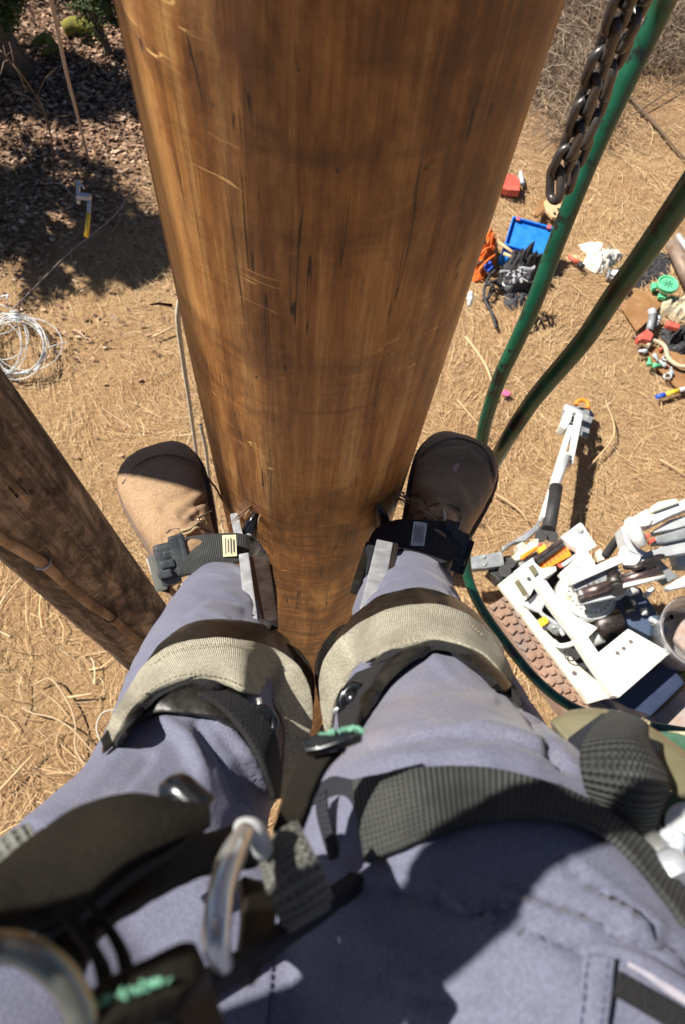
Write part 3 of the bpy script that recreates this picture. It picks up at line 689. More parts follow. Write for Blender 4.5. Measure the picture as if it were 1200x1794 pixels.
# wire coil on the ground
def coil():
    root = thing('wire_coil', 'coil of white cable tied at its top, on the straw at the left edge', 'cable coil', tuple(WG(40, 600, 0)))
    tie = WG(28, 552, .1); rnd = random.Random(4); bm = bmesh.new()
    def px_loop(cx, cy, rx, ry, h, ph):
        return [WG(cx+rx*math.cos(a+ph), cy+ry*math.sin(a+ph), h+.03*math.sin(3*a)) for a in [i*6.283/28 for i in range(29)]]
    bm = bmesh.new()
    for i in range(7): add_tube(bm, [Vector(p) for p in px_loop(28+rnd.gauss(0, 2), 606+rnd.gauss(0, 2), 52+rnd.gauss(0, 3), 52+rnd.gauss(0, 3), (.06+.012*i), 0)], .0045, 8, caps=False)
    from_bm('cable_bundle', bm, 'wire', root)
    for cx, cy, rx, ry in ((50, 603, 60, 46), (20, 600, 28, 50), (8, 600, 30, 52), (-5, 560, 36, 26), (-10, 610, 50, 50), (5, 590, 46, 40)):
        bm = bmesh.new(); add_tube(bm, [Vector(p) for p in px_loop(cx, cy, rx, ry, .1, .3)], .004, 8, caps=False); from_bm('cable_loop', bm, 'wire', root)
    bm = bmesh.new()
    for i in range(4): add_tube(bm, [WG(18, 546+i*5, .12), WG(28, 545+i*5, .16), WG(38, 548+i*5, .12)], .009, 8)
    from_bm('tie', bm, 'greyl', root)
    tube('cable_end', [WG(78, 612, .1), WG(100, 604, .1), WG(121, 599, .08)], .005, 'wire', root)
    tube('cable_end', [WG(2, 520, .1), WG(15, 517, .12), WG(12, 525, .12)], .009, 'wire', root)
coil()
# yellow and white handled tool at the guy anchor
r_ = thing('ratchet_tool', 'white and yellow handled hoist tool hanging at the guy anchor, upper left', 'hand tool', tuple(WG(152, 400, 0)))
cyl('handle', WG(152, 414, .55), WG(156, 375, .62), .022, 'yellow', r_); cyl('handle_sleeve', WG(156, 375, .62), WG(158, 345, .66), .019, 'tagw', r_)
bar('head', WG(136, 343, .68), WG(160, 346, .68), .05, .05, 'greyl', r_); bar('frame', WG(138, 318, .6), WG(138, 355, .62), .03, .04, 'steel', r_)
tube('hook', [WG(148, 330, .7), WG(141, 322, .7), WG(137, 330, .7), WG(138, 342, .7)], .012, 'steel', r_)
tube('cord', [WG(136, 350, .6), WG(112, 325, .5), WG(95, 320, .4), WG(78, 322, .3)], .006, 'guy', r_)
# tan cords looped on the ground lower left
tag(tube('ground_cord', [WG(60, 1200, .04), WG(90, 1190, .05), WG(120, 1230, .05), WG(133, 1270, .06), WG(133, 1310, .05), WG(150, 1340, .04), WG(165, 1350, .03)], .008, 'cord', n=8), 'long tan cord curving down beside the left knee', 'cord', 'cords on the ground')
tag(tube('ground_cord', [WG(40, 1240, .04), WG(60, 1250, .05), WG(95, 1258, .06), WG(130, 1280, .07), WG(165, 1320, .05)], .007, 'cord', n=8), 'second tan cord crossing under the long one at the left', 'cord', 'cords on the ground')
tag(tube('ground_cord', [WG(205, 1242, .05), WG(180, 1250, .06), WG(170, 1275, .07), WG(178, 1300, .06), WG(186, 1310, .05)], .008, 'rope', n=8), 'pale loop of cord half hidden by the left grey leg strap', 'cord', 'cords on the ground')
slab('red_disc', [(143, 1085), (150, 1090), (162, 1108), (172, 1120), (180, 1118), (170, 1096), (155, 1082)], .06, .05, 'red'); tag(bpy.data.objects['red_disc'], 'red plastic disc peeking out from behind the weathered pole', 'disc')

# ================================================================= CHAIN
def chain():
    root = thing('chain', 'black steel chain hanging beside the green hose at the top right', 'chain', tuple(VD(975, 330, .80)))
    wr = .0050; L_ = .0190; Wd = .0092   # wire radius, half pitch-ish, half width
    def link_mesh():
        bm = bmesh.new(); pts = []
        for i in range(10): a = -math.pi/2+math.pi*i/9; pts.append(Vector((L_-.010+math.cos(a)*Wd, math.sin(a)*Wd, 0)))
        for i in range(10): a = math.pi/2+math.pi*i/9; pts.append(Vector((-(L_-.010)+math.cos(a)*Wd, math.sin(a)*Wd, 0)))
        pts.append(pts[0]); seg = 12; rings = []
        n = len(pts)-1
        for i in range(n):
            t = (pts[(i+1) % n]-pts[i-1]).normalized(); u = Vector((0, 0, 1)); v = t.cross(u)
            rings.append([bm.verts.new(pts[i]+(u*math.cos(6.283*k/seg)+v*math.sin(6.283*k/seg))*wr) for k in range(seg)])
        for i in range(n):
            for k in range(seg): bm.faces.new((rings[i][k], rings[i][(k+1) % seg], rings[(i+1) % n][(k+1) % seg], rings[(i+1) % n][k])).smooth = True
        me = bpy.data.meshes.new('link'); bmesh.ops.recalc_face_normals(bm, faces=bm.faces); bm.to_mesh(me); bm.free(); me.materials.append(M['chain']); return me
    me = link_mesh(); rnd = random.Random(2)
    for strand, path in enumerate(([VD(972, 322, .82), VD(1005, 235, .77), VD(1050, 105, .70), VD(1095, -10, .64), VD(1120, -90, .60)],
                                   [VD(992, 322, .84), VD(1028, 225, .79), VD(1078, 95, .72), VD(1125, -15, .655), VD(1150, -90, .62)])):
        c = [Vector(a) for a in crom(path, 30)]; s = 0; acc = [0]
        for a, b in zip(c, c[1:]): acc.append(acc[-1]+(b-a).length)
        pitch = .0265; k = 0; pos = .0 if strand == 0 else .011
        while pos < acc[-1]:
            i = max(j for j in range(len(acc)) if acc[j] <= pos); p = c[i]; t = (c[min(i+1, len(c)-1)]-c[max(0, i-1)]).normalized()
            F = frame(t, CAM-p); ang = (R(38) if k % 2 else R(-52))+rnd.uniform(-.16, .16)
            o = bpy.data.objects.new('link', me); COL.objects.link(o); o.parent = root
            tw = Matrix.Rotation(ang, 3, 'X'); tilt = Matrix.Rotation(rnd.uniform(-.12, .12), 3, 'Y')
            if strand == 0 and k == 0: tilt = Matrix.Rotation(.0, 3, 'Z') @ Matrix.Rotation(.5, 3, 'Z')
            o.matrix_parent_inverse = Matrix.Translation(root.location).inverted(); o.matrix_basis = Matrix.Translation(p) @ (F @ tw @ tilt).to_4x4()
            pos += pitch; k += 1
chain()

# ================================================================= HOSES
tag(tube('hydraulic_hose', [VD(1215, -120, .66), VD(1165, 0, .78), VD(1097, 140, .85), VD(1032, 280, .92), VD(976, 420, 1.0), VD(937, 525, 1.07), VD(905, 598, 1.14), VD(876, 659, 1.22), VD(856, 717, 1.31), VD(844, 768, 1.4), VD(826, 880, 1.62), VD(815, 985, 1.74), VD(838, 1058, 1.78), VD(895, 1140, 1.8), VD(950, 1202, 1.8), VD(1010, 1243, 1.8), VD(1080, 1262, 1.8), VD(1210, 1285, 1.75)], .0126, 'hose', n=8, seg=20), 'green hose passing behind the chain, curving under the right boot to the machine', 'hose', 'green hoses')
tag(tube('hydraulic_hose', [VD(1275, 230, .54), VD(1193, 350, .62), VD(1125, 448, .70), VD(1070, 525, .77), VD(1021, 597, .84), VD(952, 678, .94), VD(922, 717, 1.0), VD(878, 787, 1.13), VD(830, 880, 1.6), VD(780, 980, 2.4), VD(740, 1120, 4.5), VD(705, 1230, 6.1)], .0116, 'hose', n=8, seg=20), 'thick dirty green hose in front, from the right edge to the right boot', 'hose', 'green hoses')

# ================================================================= TRACKED DIGGER
def c5(*a): return [(800+x/3, 860+y/3) for x, y in a]
def c4(*a): return [(800+x/3, 680+y/3) for x, y in a]
def g5(x, y, h): return WG(800+x/3, 860+y/3, h)
def g4(x, y, h): return WG(800+x/3, 680+y/3, h)
def machine():
    T = thing('tracked_digger', 'compact white tracked digger machine with folded boom and orange panel, lower right', 'digger', tuple(g5(560, 800, 0)))
    # near track: belt with lugs, muddy
    a0, a1 = g5(160, 610, .30), g5(640, 1240, .30); d = (a1-a0).normalized(); side = Vector((-d.y, d.x, 0))
    if side.dot(g5(700, 800, .3)-a0) < 0: side = -side
    belt = bmesh.new(); add_box(belt, (a0+a1)/2+side*.13-Vector((0, 0, .13)), ((a1-a0).length, .27, .28), frame(d), .05)
    tr = from_bm('track', belt, 'treads', T)
    n = 14; Ln = (a1-a0).length
    for i in range(n):
        bm = bmesh.new(); c = a0+d*Ln*(i+.5)/n+side*.13
        add_box(bm, c, (Ln/n*.7, .262, .012), frame(d), .004)
        for r in range(4):
            add_box(bm, c+side*(-.098+.066*r+random.uniform(-.006, .006))+d*((.014 if r % 2 else -.012)+random.uniform(-.006, .006))+Vector((0, 0, .016)), (Ln/n*.55, random.uniform(.044, .056), .045), frame(d) @ Matrix.Rotation(.3*(-1)**r+random.uniform(-.1, .1), 3, 'Z'), .012)
        from_bm('tread_lug', bm, 'treads', tr)
    b0 = a0+side*.80+d*.15; b1 = a1+side*.80+d*.1; bm = bmesh.new(); add_box(bm, (b0+b1)/2-Vector((0, 0, .13)), (Ln, .27, .28), frame(d), .05)
    tr2 = from_bm('track', bm, 'treads', T)
    for i in range(n):
        bm = bmesh.new(); c = b0+d*Ln*(i+.5)/n; add_box(bm, c, (Ln/n*.7, .262, .012), frame(d), .004)
        for r in range(4): add_box(bm, c+side*(-.098+.066*r)+Vector((0, 0, .02)), (Ln/n*.56, .054, .055), frame(d), .01)
        from_bm('tread_lug', bm, 'treads', tr2)
    # rear step / muddy plates at the bottom
    slab('rear_plate', c5((690, 1120), (760, 1080), (900, 1130), (1030, 1190), (1080, 1300), (800, 1230)), .42, .06, 'mud', T)
    slab('rear_plate', c5((1030, 1185), (1250, 990), (1300, 1250), (1080, 1290)), .30, .05, 'mud', T)
    # chassis (dark), engine bay
    slab('chassis', c5((330, 560), (560, 330), (760, 380), (1000, 640), (1180, 1000), (1020, 1180), (720, 1080)), .50, .28, 'black', T, .02)
    # deck
    slab('deck_plate', c5((215, 492), (300, 425), (350, 470), (360, 610), (470, 740), (560, 830), (640, 920), (760, 1020), (700, 1060), (690, 1118)), .62, .05, 'cream', T)
    slab('deck_plate', c5((690, 1118), (640, 1030), (790, 1010), (860, 1050), (850, 1085), (780, 1092)), .66, .05, 'cream', T)
    slab('front_box', c5((296, 424), (398, 348), (408, 375), (440, 405), (520, 395), (524, 418), (455, 462), (420, 480), (384, 552), (345, 480)), .74, .16, 'white', T, .012)
    slab('box_label', c5((300, 480), (322, 465), (372, 540), (350, 558)), .768, .004, 'olive', T, 0)
    slab('box_label', c5((372, 400), (400, 385), (425, 430), (402, 448)), .768, .004, 'olive', T, 0)
    bm = bmesh.new(); add_cyl(bm, g5(376, 462, .73), g5(376, 462, .755), .016, 14); from_bm('plug', bm, 'steeld', T)
    slab('front_bracket', c5((546, 238), (648, 164), (662, 176), (736, 288), (690, 318), (724, 372), (732, 410), (640, 430), (560, 455), (540, 430), (640, 340), (640, 310), (600, 286)), .78, .08, 'white', T, .012)
    bm = bmesh.new(); add_cyl(bm, g5(640, 204, .77), g5(640, 204, .80), .028, 18); from_bm('bolt', bm, 'chrome', T)
    slab('bracket_tab', c5((730, 320), (752, 300), (786, 358), (748, 368)), .74, .05, 'cream', T)
    slab('tool_slot', c5((400, 360), (545, 250), (650, 310), (500, 430), (440, 400)), .64, .06, 'black', T, .01)
    slab('orange_panel', c5((440, 378), (574, 282), (602, 338), (470, 412)), .70, .05, 'orange', T, .008)
    for i in range(6):
        x, y = 462+i*20, 376-i*14; slab('panel_slot', c5((x, y), (x+6, y-4), (x+16, y+14), (x+10, y+18)), .702, .004, 'red', T, 0)
    slab('orange_panel', c5((420, 400), (460, 398), (458, 418), (440, 422)), .70, .03, 'orange', T, .004)
    slab('slot_rail', c5((550, 382), (640, 318), (650, 330), (562, 396)), .73, .03, 'white', T, .006)
    bar('slot_rail', g5(420, 372, .72), g5(552, 276, .72), .05, .04, 'black', T); bar('slot_rail', g5(410, 358, .73), g5(560, 250, .73), .03, .04, 'rod', T)
    slab('yellow_cap', c5((425, 300), (460, 276), (480, 310), (440, 326)), .70, .06, 'yellow', T, .015)
    slab('red_cap', c5((432, 282), (445, 268), (452, 285), (440, 298)), .70, .05, 'red', T, .01)
    slab('red_cap', c5((526, 385), (560, 372), (574, 392), (545, 404)), .71, .03, 'red', T, .01)
    slab('valve_block', c5((282, 346), (330, 310), (310, 286), (345, 265), (365, 285), (390, 255), (430, 250), (425, 290), (350, 350), (310, 365)), .62, .12, 'cream', T, .01)
    slab('valve_block', c5((330, 340), (420, 285), (425, 300), (345, 358)), .64, .05, 'orange', T, .01)
    slab('grey_block', c5((320, 372), (440, 305), (455, 330), (335, 400)), .58, .12, 'grey', T, .01)
    # turntable with bolt ring
    c = g5(690, 532, .80)
    def disc(nm, r, h0, h1, m, par=T, seg=56):
        bm = bmesh.new(); add_cyl(bm, Vector((c.x, c.y, h0)), Vector((c.x, c.y, h1)), r, seg); return from_bm(nm, bm, m, par)
    disc('turntable', .215, .58, .80, 'white'); tt = disc('turntable_ring', .19, .80, .825, 'cream'); disc('turntable_hub', .10, .82, .86, 'grey')
    bm = bmesh.new(); ring = [Vector((c.x+0.213*math.cos(a), c.y+.213*math.sin(a), .80)) for a in [i*6.283/60 for i in range(61)]]; add_tube(bm, ring, .008, 6, False); from_bm('rim', bm, 'greyl', T)
    for i in range(26):
        bm = bmesh.new(); a = i*6.283/26; q = Vector((c.x+.165*math.cos(a), c.y+.165*math.sin(a), .824)); add_cyl(bm, q, q+Vector((0, 0, .014)), .008, 6); from_bm('bolt', bm, 'grey', tt)
    # sweeping white arm from the front box to the rear
    slab('side_arm', c5((412, 478), (432, 458), (470, 470), (560, 600), (640, 670), (742, 718), (690, 770), (625, 772), (560, 690), (470, 570)), .82, .10, 'white', T, .015)
    slab('fender', c5((345, 600), (420, 535), (455, 600), (430, 640), (380, 618)), .66, .03, 'greyl', T, .01)
    tube('pipe', [g5(430, 560, .70), g5(450, 590, .72), g5(440, 640, .70), g5(520, 700, .70), g5(560, 760, .70)], .016, 'greyl', T)
    tube('pipe', [g5(470, 580, .68), g5(520, 650, .70), g5(590, 750, .70)], .012, 'white', T)
    slab('knob', c5((430, 670), (470, 655), (485, 690), (450, 712)), .72, .06, 'yellow', T, .02); 
    bm = bmesh.new(); add_tube(bm, [g5(478, 700, .66), g5(520, 722, .68), g5(540, 745, .66)], [.03, .05, .035], 14); from_bm('filter', bm, 'grey', T)
    tube('handle', [g5(505, 790, .70), g5(540, 815, .74), g5(600, 805, .76), g5(640, 775, .78)], .02, 'white', T)
    tube('cable_loop', [g5(565, 840, .68), g5(572, 880, .68), g5(610, 892, .70), g5(650, 868, .70)], .006, 'black', T)
    bm = bmesh.new(); add_cyl(bm, g5(615, 957, .625), g5(615, 957, .633), .017, 12); from_bm('plug', bm, 'steeld', T)
    slab('long_beam', c5((620, 780), (652, 758), (690, 768), (746, 852), (850, 1080), (820, 1078), (700, 905)), .86, .09, 'white', T, .012)
    slab('hatch', c5((742, 852), (900, 724), (1122, 850), (852, 1086)), .88, .05, 'white', T, .012)
    for x, y in ((842, 852), (875, 828), (912, 793)):
        bm = bmesh.new(); add_cyl(bm, g5(x, y, .875), g5(x, y, .886), .015, 12); from_bm('hatch_bolt', bm, 'steeld', T)
    for x, y in ((860, 1052), (1090, 850), (900, 745), (765, 862)):
        bm = bmesh.new(); add_cyl(bm, g5(x, y, .878), g5(x, y, .892), .008, 8); from_bm('hatch_bolt', bm, 'chrome', T)
    slab('navy_panel', c5((790, 1086), (850, 1088), (1112, 880), (1196, 1010), (1020, 1182), (900, 1140)), .60, .25, 'navy', T, .02)  # dark navy slab along the lower edge of the hatch
    slab('engine_frame', c5((690, 630), (790, 590), (960, 505), (1000, 560), (1110, 735), (1065, 790), (930, 720), (800, 640), (770, 690)), .70, .10, 'navyl', T, .015)
    bm = bmesh.new(); add_tube(bm, [g5(745, 760, .66), g5(760, 705, .72), g5(830, 680, .72), g5(850, 720, .66)], [.07, .09, .09, .06], 18); from_bm('engine', bm, 'steeld', T)
    bm = bmesh.new(); add_cyl(bm, g5(705, 790, .66), g5(760, 765, .72), .05, 18); from_bm('air_filter', bm, 'greyl', T)
    for x, y, r in ((980, 634, .035), (920, 585, .022), (1030, 690, .03)):
        bm = bmesh.new(); add_tube(bm, [g5(x-10, y-4, .71), g5(x, y, .76), g5(x+12, y+8, .71)], [r*.6, r, r*.6], 12); from_bm('fitting', bm, 'white', T)
    for (xa, ya), (xb, yb), r, m in (((985, 555), (1030, 512), .022, 'white'), ((815, 562), (945, 520), .03, 'white'), ((685, 640), (745, 620), .025, 'white'), ((1010, 670), (1070, 705), .02, 'greyl'), ((880, 560), (915, 640), .035, 'black')):
        cyl('hose_fitting', g5(xa, ya, .80), g5(xb, yb, .82), r, m, T, 12)
    # boom: cylinders, rods and links, rising towards the right edge
    bar('boom_base', g5(600, 500, 1.0), g5(850, 425, 1.04), .10, .07, 'grey', T, bevel=.008); cyl('boom_cylinder', g5(640, 548, .99), g5(830, 498, 1.02), .045, 'greyl', T)
    bar('boom_base', g5(640, 590, .98), g5(840, 545, 1.0), .04, .05, 'greyl', T)
    for k in range(5): cyl('bolt', g5(690+k*28, 494-k*8, 1.04), g5(690+k*28, 494-k*8, 1.055), .011, 'steeld', T, 8)
    cyl('boom_rod', g5(640, 570, 1.02), g5(1080, 440, 1.05), .026, 'steeld', T)
    cyl('cylinder_barrel', g5(660, 540, 1.04), g5(815, 492, 1.08), .04, 'rod', T)
    for (xa, ya), (xb, yb), r, m, h in (((860, 475), (1065, 415), .038, 'rod', 1.1), ((870, 500), (1090, 450), .016, 'white', 1.12), ((850, 455), (1040, 395), .016, 'steeld', 1.12), ((830, 470), (845, 520), .06, 'black', 1.04), ((820, 440), (830, 500), .055, 'steeld', 1.05)):
        cyl('boom_rod', g5(xa, ya, h), g5(xb, yb, h+.05), r, m, T, 14)
    bar('boom_link', g5(590, 478, 1.08), g5(915, 335, 1.12), .06, .05, 'white', T, bevel=.008)
    bm = bmesh.new(); add_tube(bm, [g5(905, 345, 1.05), g5(905, 340, 1.16)], .075, 24); from_bm('boom_pivot', bm, 'white', T)
    slab('boom_fork', c5((940, 340), (1200, 240), (1240, 260), (1240, 320), (1000, 360), (945, 385)), 1.15, .08, 'greyl', T, .02)
    slab('boom_fork', c5((1090, 505), (1210, 435), (1300, 430), (1300, 480), (1120, 520)), 1.12, .06, 'white', T, .015)
    slab('boom_plate', c5((1010, 380), (1060, 350), (1130, 420), (1170, 450), (1110, 480), (1060, 440)), 1.0, .1, 'grey', T, .015)
    slab('boom_plate', c5((1140, 330), (1250, 280), (1280, 400), (1160, 400)), .95, .1, 'greyl', T, .02)
    slab('upper_boom', c5((1010, 130), (1110, 80), (1260, 10), (1290, 60), (1120, 130), (1020, 180)), 1.30, .12, 'white', T, .015)
    slab('upper_boom', c5((925, 135), (1000, 90), (1030, 150), (1010, 180), (960, 190)), 1.32, .12, 'white', T, .015)
    slab('upper_boom', c5((1020, 80), (1060, 55), (1150, 38), (1170, 60), (1030, 110)), 1.34, .06, 'cream', T, .015)
    slab('lower_boom', c5((1000, 230), (1120, 150), (1260, 110), (1290, 160), (1140, 200), (1060, 215)), 1.22, .10, 'greyl', T, .015)
    slab('lower_boom', c5((1040, 240), (1200, 190), (1290, 190), (1290, 230), (1100, 270), (1040, 275)), 1.20, .08, 'grey', T, .015)
    slab('boom_head', c5((862, 190), (900, 155), (935, 180), (920, 230), (940, 290), (1000, 320), (975, 345), (905, 310), (880, 260)), 1.20, .14, 'greyl', T, .02)
    tube('boom_horn', [g5(912, 165, 1.30), g5(925, 200, 1.34), g5(945, 240, 1.34), g5(968, 278, 1.3)], [.05, .055, .05, .04], 'white', T)
    for x, y in ((1005, 236), (1030, 258), (985, 250)):
        slab('valve', c5((x-16, y-6), (x+8, y-18), (x+16, y+2), (x-8, y+16)), 1.24, .06, 'red', T, .01)
    for i, (x, y) in enumerate(((850, 300), (880, 325), (860, 350), (890, 395), (915, 410), (1100, 240), (1110, 210))):
        cyl('hose_fitting', g5(x, y, 1.05), g5(x+34, y-18, 1.08), .018, ('greyl', 'white', 'black')[i % 3], T, 10)
    tube('boom_hose', [g5(780, 340, .8), g5(830, 270, .95), g5(870, 235, 1.1), g5(900, 250, 1.15)], .035, 'black', T)
    tube('boom_hose', [g5(880, 400, 1.1), g5(950, 400, 1.2), g5(1040, 350, 1.15), g5(1150, 330, 1.1)], .02, 'steeld', T)
    # stabiliser leg to the left
    st = slab('stabiliser_leg', c5((-10, 352), (70, 345), (236, 318), (250, 392), (150, 405), (60, 412), (-10, 410)), .52, .09, 'grey', T, .01)
    for x, y in ((136, 344), (141, 383)):
        bm = bmesh.new(); add_cyl(bm, g5(x, y, .515), g5(x, y, .535), .018, 12); from_bm('leg_bolt', bm, 'chrome', T)
    slab('stabiliser_foot', c5((-60, 350), (-20, 345), (-20, 430), (-60, 430)), .2, .2, 'black', T, .02)
    slab('elbow_bracket', c5((235, 318), (300, 270), (360, 260), (430, 200), (440, 140), (400, 190), (330, 240), (240, 290)), .55, .08, 'grey', T, .01)
    slab('elbow_bracket', c5((160, 420), (250, 340), (330, 330), (380, 350), (300, 420), (220, 480), (205, 460)), .45, .15, 'black', T, .02)
    for x, y, r in ((470, 215, .07), (500, 240, .05), (440, 240, .05), (250, 420, .05), (280, 380, .04)):
        bm = bmesh.new(); add_cyl(bm, g5(x, y, .45), g5(x, y, .60), r, 16); from_bm('leg_pivot', bm, 'black', T)
    # outrigger arm rising to its pad
    bar('outrigger_arm', g4(445, 690, .58), g4(592, 210, .30), .045, .08, 'white', T, bevel=.012)
    cyl('outrigger_cylinder', g4(480, 745, .62), g4(520, 520, .52), .058, 'black', T); cyl('outrigger_rod', g4(515, 530, .52), g4(580, 360, .43), .028, 'greyl', T)
    slab('outrigger_bracket', c4((632, 120), (662, 140), (648, 210), (610, 395), (590, 400), (592, 350), (610, 220)), .40, .08, 'white', T, .012)
    slab('outrigger_bracket', c4((540, 350), (590, 330), (600, 350), (560, 380), (545, 395), (532, 380)), .44, .06, 'cream', T, .01)
    slab('outrigger_head', c4((580, 100), (612, 110), (600, 165), (572, 215), (542, 196)), .34, .14, 'white', T, .015)
    slab('outrigger_foot', c4((540, 190), (560, 110), (590, 85), (700, 110), (722, 140), (700, 200), (690, 260), (660, 250), (560, 225)), .12, .04, 'grey', T, .01)
    cyl('outrigger_pin', g4(560, 100, .26), g4(690, 150, .26), .035, 'greyl', T)
    bm = bmesh.new(); add_tube(bm, [g4(x, y, .22) for x, y in ((625, 90), (630, 70), (655, 60), (685, 72), (690, 95), (685, 108))], .02, 10); from_bm('lifting_eye', bm, 'orange', T)
    cyl('outrigger_bolt', g4(674, 152, .34), g4(674, 152, .40), .03, 'chrome', T)
machine()
# translucent tub at the right edge
def tub():
    T = thing('plastic_tub', 'translucent round plastic tub beside the machine at the right edge', 'tub', tuple(WG(1205, 1130, .7)))
    c = WG(1218, 1108, .95); bm = bmesh.new(); seg = 48; prof = [(.24, 0), (.27, .02), (.275, .03), (.262, .035), (.255, -.0), (.22, -.3), (.0, -.31)]
    rows = [[bm.verts.new((c.x+r*math.cos(6.283*k/seg), c.y+r*math.sin(6.283*k/seg), c.z+z)) for k in range(seg)] for r, z in prof[:-1]]
    for i in range(len(rows)-1):
        for k in range(seg): bm.faces.new((rows[i][k], rows[i][(k+1) % seg], rows[i+1][(k+1) % seg], rows[i+1][k])).smooth = True
    bm.faces.new(rows[-1]); o = from_bm('tub_wall', bm, 'clear', T)
    s = o.modifiers.new('t', 'SOLIDIFY'); s.thickness = .004
    bm = bmesh.new(); add_tube(bm, [c+Vector((.268*math.cos(i*.1309), .268*math.sin(i*.1309), .03)) for i in range(49)], .007, 8, False); from_bm('rim', bm, 'clear', T)
    slab('contents', [(1180, 1120), (1200, 1070), (1240, 1070), (1250, 1130), (1215, 1155)], .72, .06, 'mud', T, .03)
    for p in ((.19, -.15, .0), (-.2, -.1, 0), (0, .2, 0)):
        cyl('foot', Vector((c.x+p[0], c.y+p[1], c.z-.3)), Vector((c.x+p[0], c.y+p[1], -.05)), .02, 'black', T, 10)
tub()

# ================================================================= TOOLS AND GEAR ON THE GROUND (upper right)
def c1(*a): return [(800+x/3, 260+y/3) for x, y in a]
def g1(x, y, h): return WG(800+x/3, 260+y/3, h)
def lump(name, px, h, m, label=None, cat=None, parent=None, crumple=1.0, seed=0, res=44, scale=1.0, grp=None):
    """crumpled cloth or bag: a heap over the photo-pixel outline px (centre + rim), h high"""
    base = [WG(x, y, .02) for x, y in px]; c = sum(base, Vector())/len(base)
    rim = [Vector(a) for a in crom([tuple(p) for p in base]+[tuple(base[0])], 8)][:-1]; n = len(rim)
    bm = bmesh.new(); R_ = res//2; rows = []
    for j in range(R_+1):
        t = j/R_
        row = []
        for k in range(n):
            p = c.lerp(rim[k], t if j else 0.0001)
            q = p*(7*scale)+Vector((seed, seed*2, 0)); q.z = 0
            z = h*(1-t**3)*(.55+.9*crumple*abs(noise.noise(q*2.1))+.35*crumple*noise.noise(q*5))+h*.22*crumple*noise.noise(q*11)*(1-t*.6)
            p = p+Vector((noise.noise(q*4), noise.noise(q*4+Vector((9, 9, 0))), 0))*.035*t*crumple
            row.append(bm.verts.new((p.x, p.y, max(.0, z)+gz(p.x, p.y)+.01)))
        rows.append(row)
    for j in range(R_):
        for k in range(n):
            if j == 0 and False: continue
            bm.faces.new((rows[j][k], rows[j][(k+1) % n], rows[j+1][(k+1) % n], rows[j+1][k])).smooth = True
    o = from_bm(name, bm, m, parent)
    if label: tag(o, label, cat, grp)
    return o
# blue open toolbox
def toolbox():
    T = thing('toolbox', 'open blue plastic toolbox with red latches on the straw', 'toolbox', tuple(g1(340, 540, 0)))
    # tray walls
    A, B, C_, D = [g1(x, y, .0) for x, y in ((238, 545), (470, 590), (440, 660), (215, 612))]
    up = Vector((0, 0, .24)); A2, B2, C2, D2 = A, B, C_, D
    bm = bmesh.new(); add_slab(bm, [A+Vector((0,0,.03)), B+Vector((0,0,.03)), C_+Vector((0,0,.03)), D+Vector((0,0,.03))], .02, .003); base = from_bm('tray', bm, 'blue', T)
    for p, q in ((A, B), (B, C_), (C_, D), (D, A)):
        bm = bmesh.new(); add_bar(bm, p+Vector((0, 0, .12)), q+Vector((0, 0, .12)), .012, .22, bevel=.004); from_bm('tray_wall', bm, 'blue', T)
    # lid standing open, leaning back
    L0, L1 = g1(250, 510, .22), g1(478, 575, .22); T0, T1 = g1(292, 368, .34), g1(516, 430, .34)
    bm = bmesh.new(); nrm = (L1-L0).cross(T0-L0).normalized()
    if nrm.z > 0: nrm = -nrm
    add_slab(bm, [L0, L1, T1, T0], .014, .004, down=nrm); lid = from_bm('lid', bm, 'blue', T)
    for p, q in ((L0, L1), (L1, T1), (T1, T0), (T0, L0)): bar('lid_rim', p-nrm*.02, q-nrm*.02, .014, .05, 'blue', lid, up=nrm)
    for t in (.12, .84):
        p = T0.lerp(T1, t); bm = bmesh.new(); add_box(bm, p-nrm*.02, (.05, .045, .05), frame(T1-T0, nrm), .012); from_bm('latch', bm, 'red', T)
    p = T0.lerp(T1, .66); bar('lid_handle', p, T0.lerp(T1, .72), .02, .04, 'yellow', T)
    slab('organiser', c1((250, 520), (300, 500), (440, 560), (430, 600), (350, 610), (260, 580)), .20, .05, 'blue', T)
    rnd = random.Random(6)
    for i in range(12):
        x, y = rnd.uniform(290, 440), rnd.uniform(570, 620)
        cyl('bottle_cap' if i % 3 == 0 else 'small_tool', g1(x, y, .22), g1(x+rnd.uniform(-20, 20), y+rnd.uniform(-12, 12), .24), rnd.uniform(.01, .022), rnd.choice(['tagw', 'red', 'black', 'greyl', 'white']), T, 10)
toolbox()
t_ = thing('hammer', 'hammer with pale wooden handle sticking out of the blue toolbox', 'hammer', tuple(g1(260, 520, .25)))
cyl('handle', g1(218, 492, .28), g1(300, 552, .30), .017, 'woodp', t_, 12); cyl('hammer_head', g1(292, 570, .28), g1(320, 540, .30), .026, 'steeld', t_, 12)
t_ = thing('chisel', 'second pale wooden handled tool below the hammer in the blue toolbox', 'chisel', tuple(g1(260, 560, .25)))
cyl('handle', g1(245, 552, .27), g1(298, 576, .28), .018, 'woodp', t_, 12); cyl('blade', g1(298, 576, .28), g1(330, 592, .28), .008, 'steel', t_, 8)
tag(bar('blue_cap', g1(420, 630, .12), g1(450, 640, .12), .10, .06, 'blue', bevel=.02), 'small blue plastic case half behind the green hose, below the toolbox', 'case')
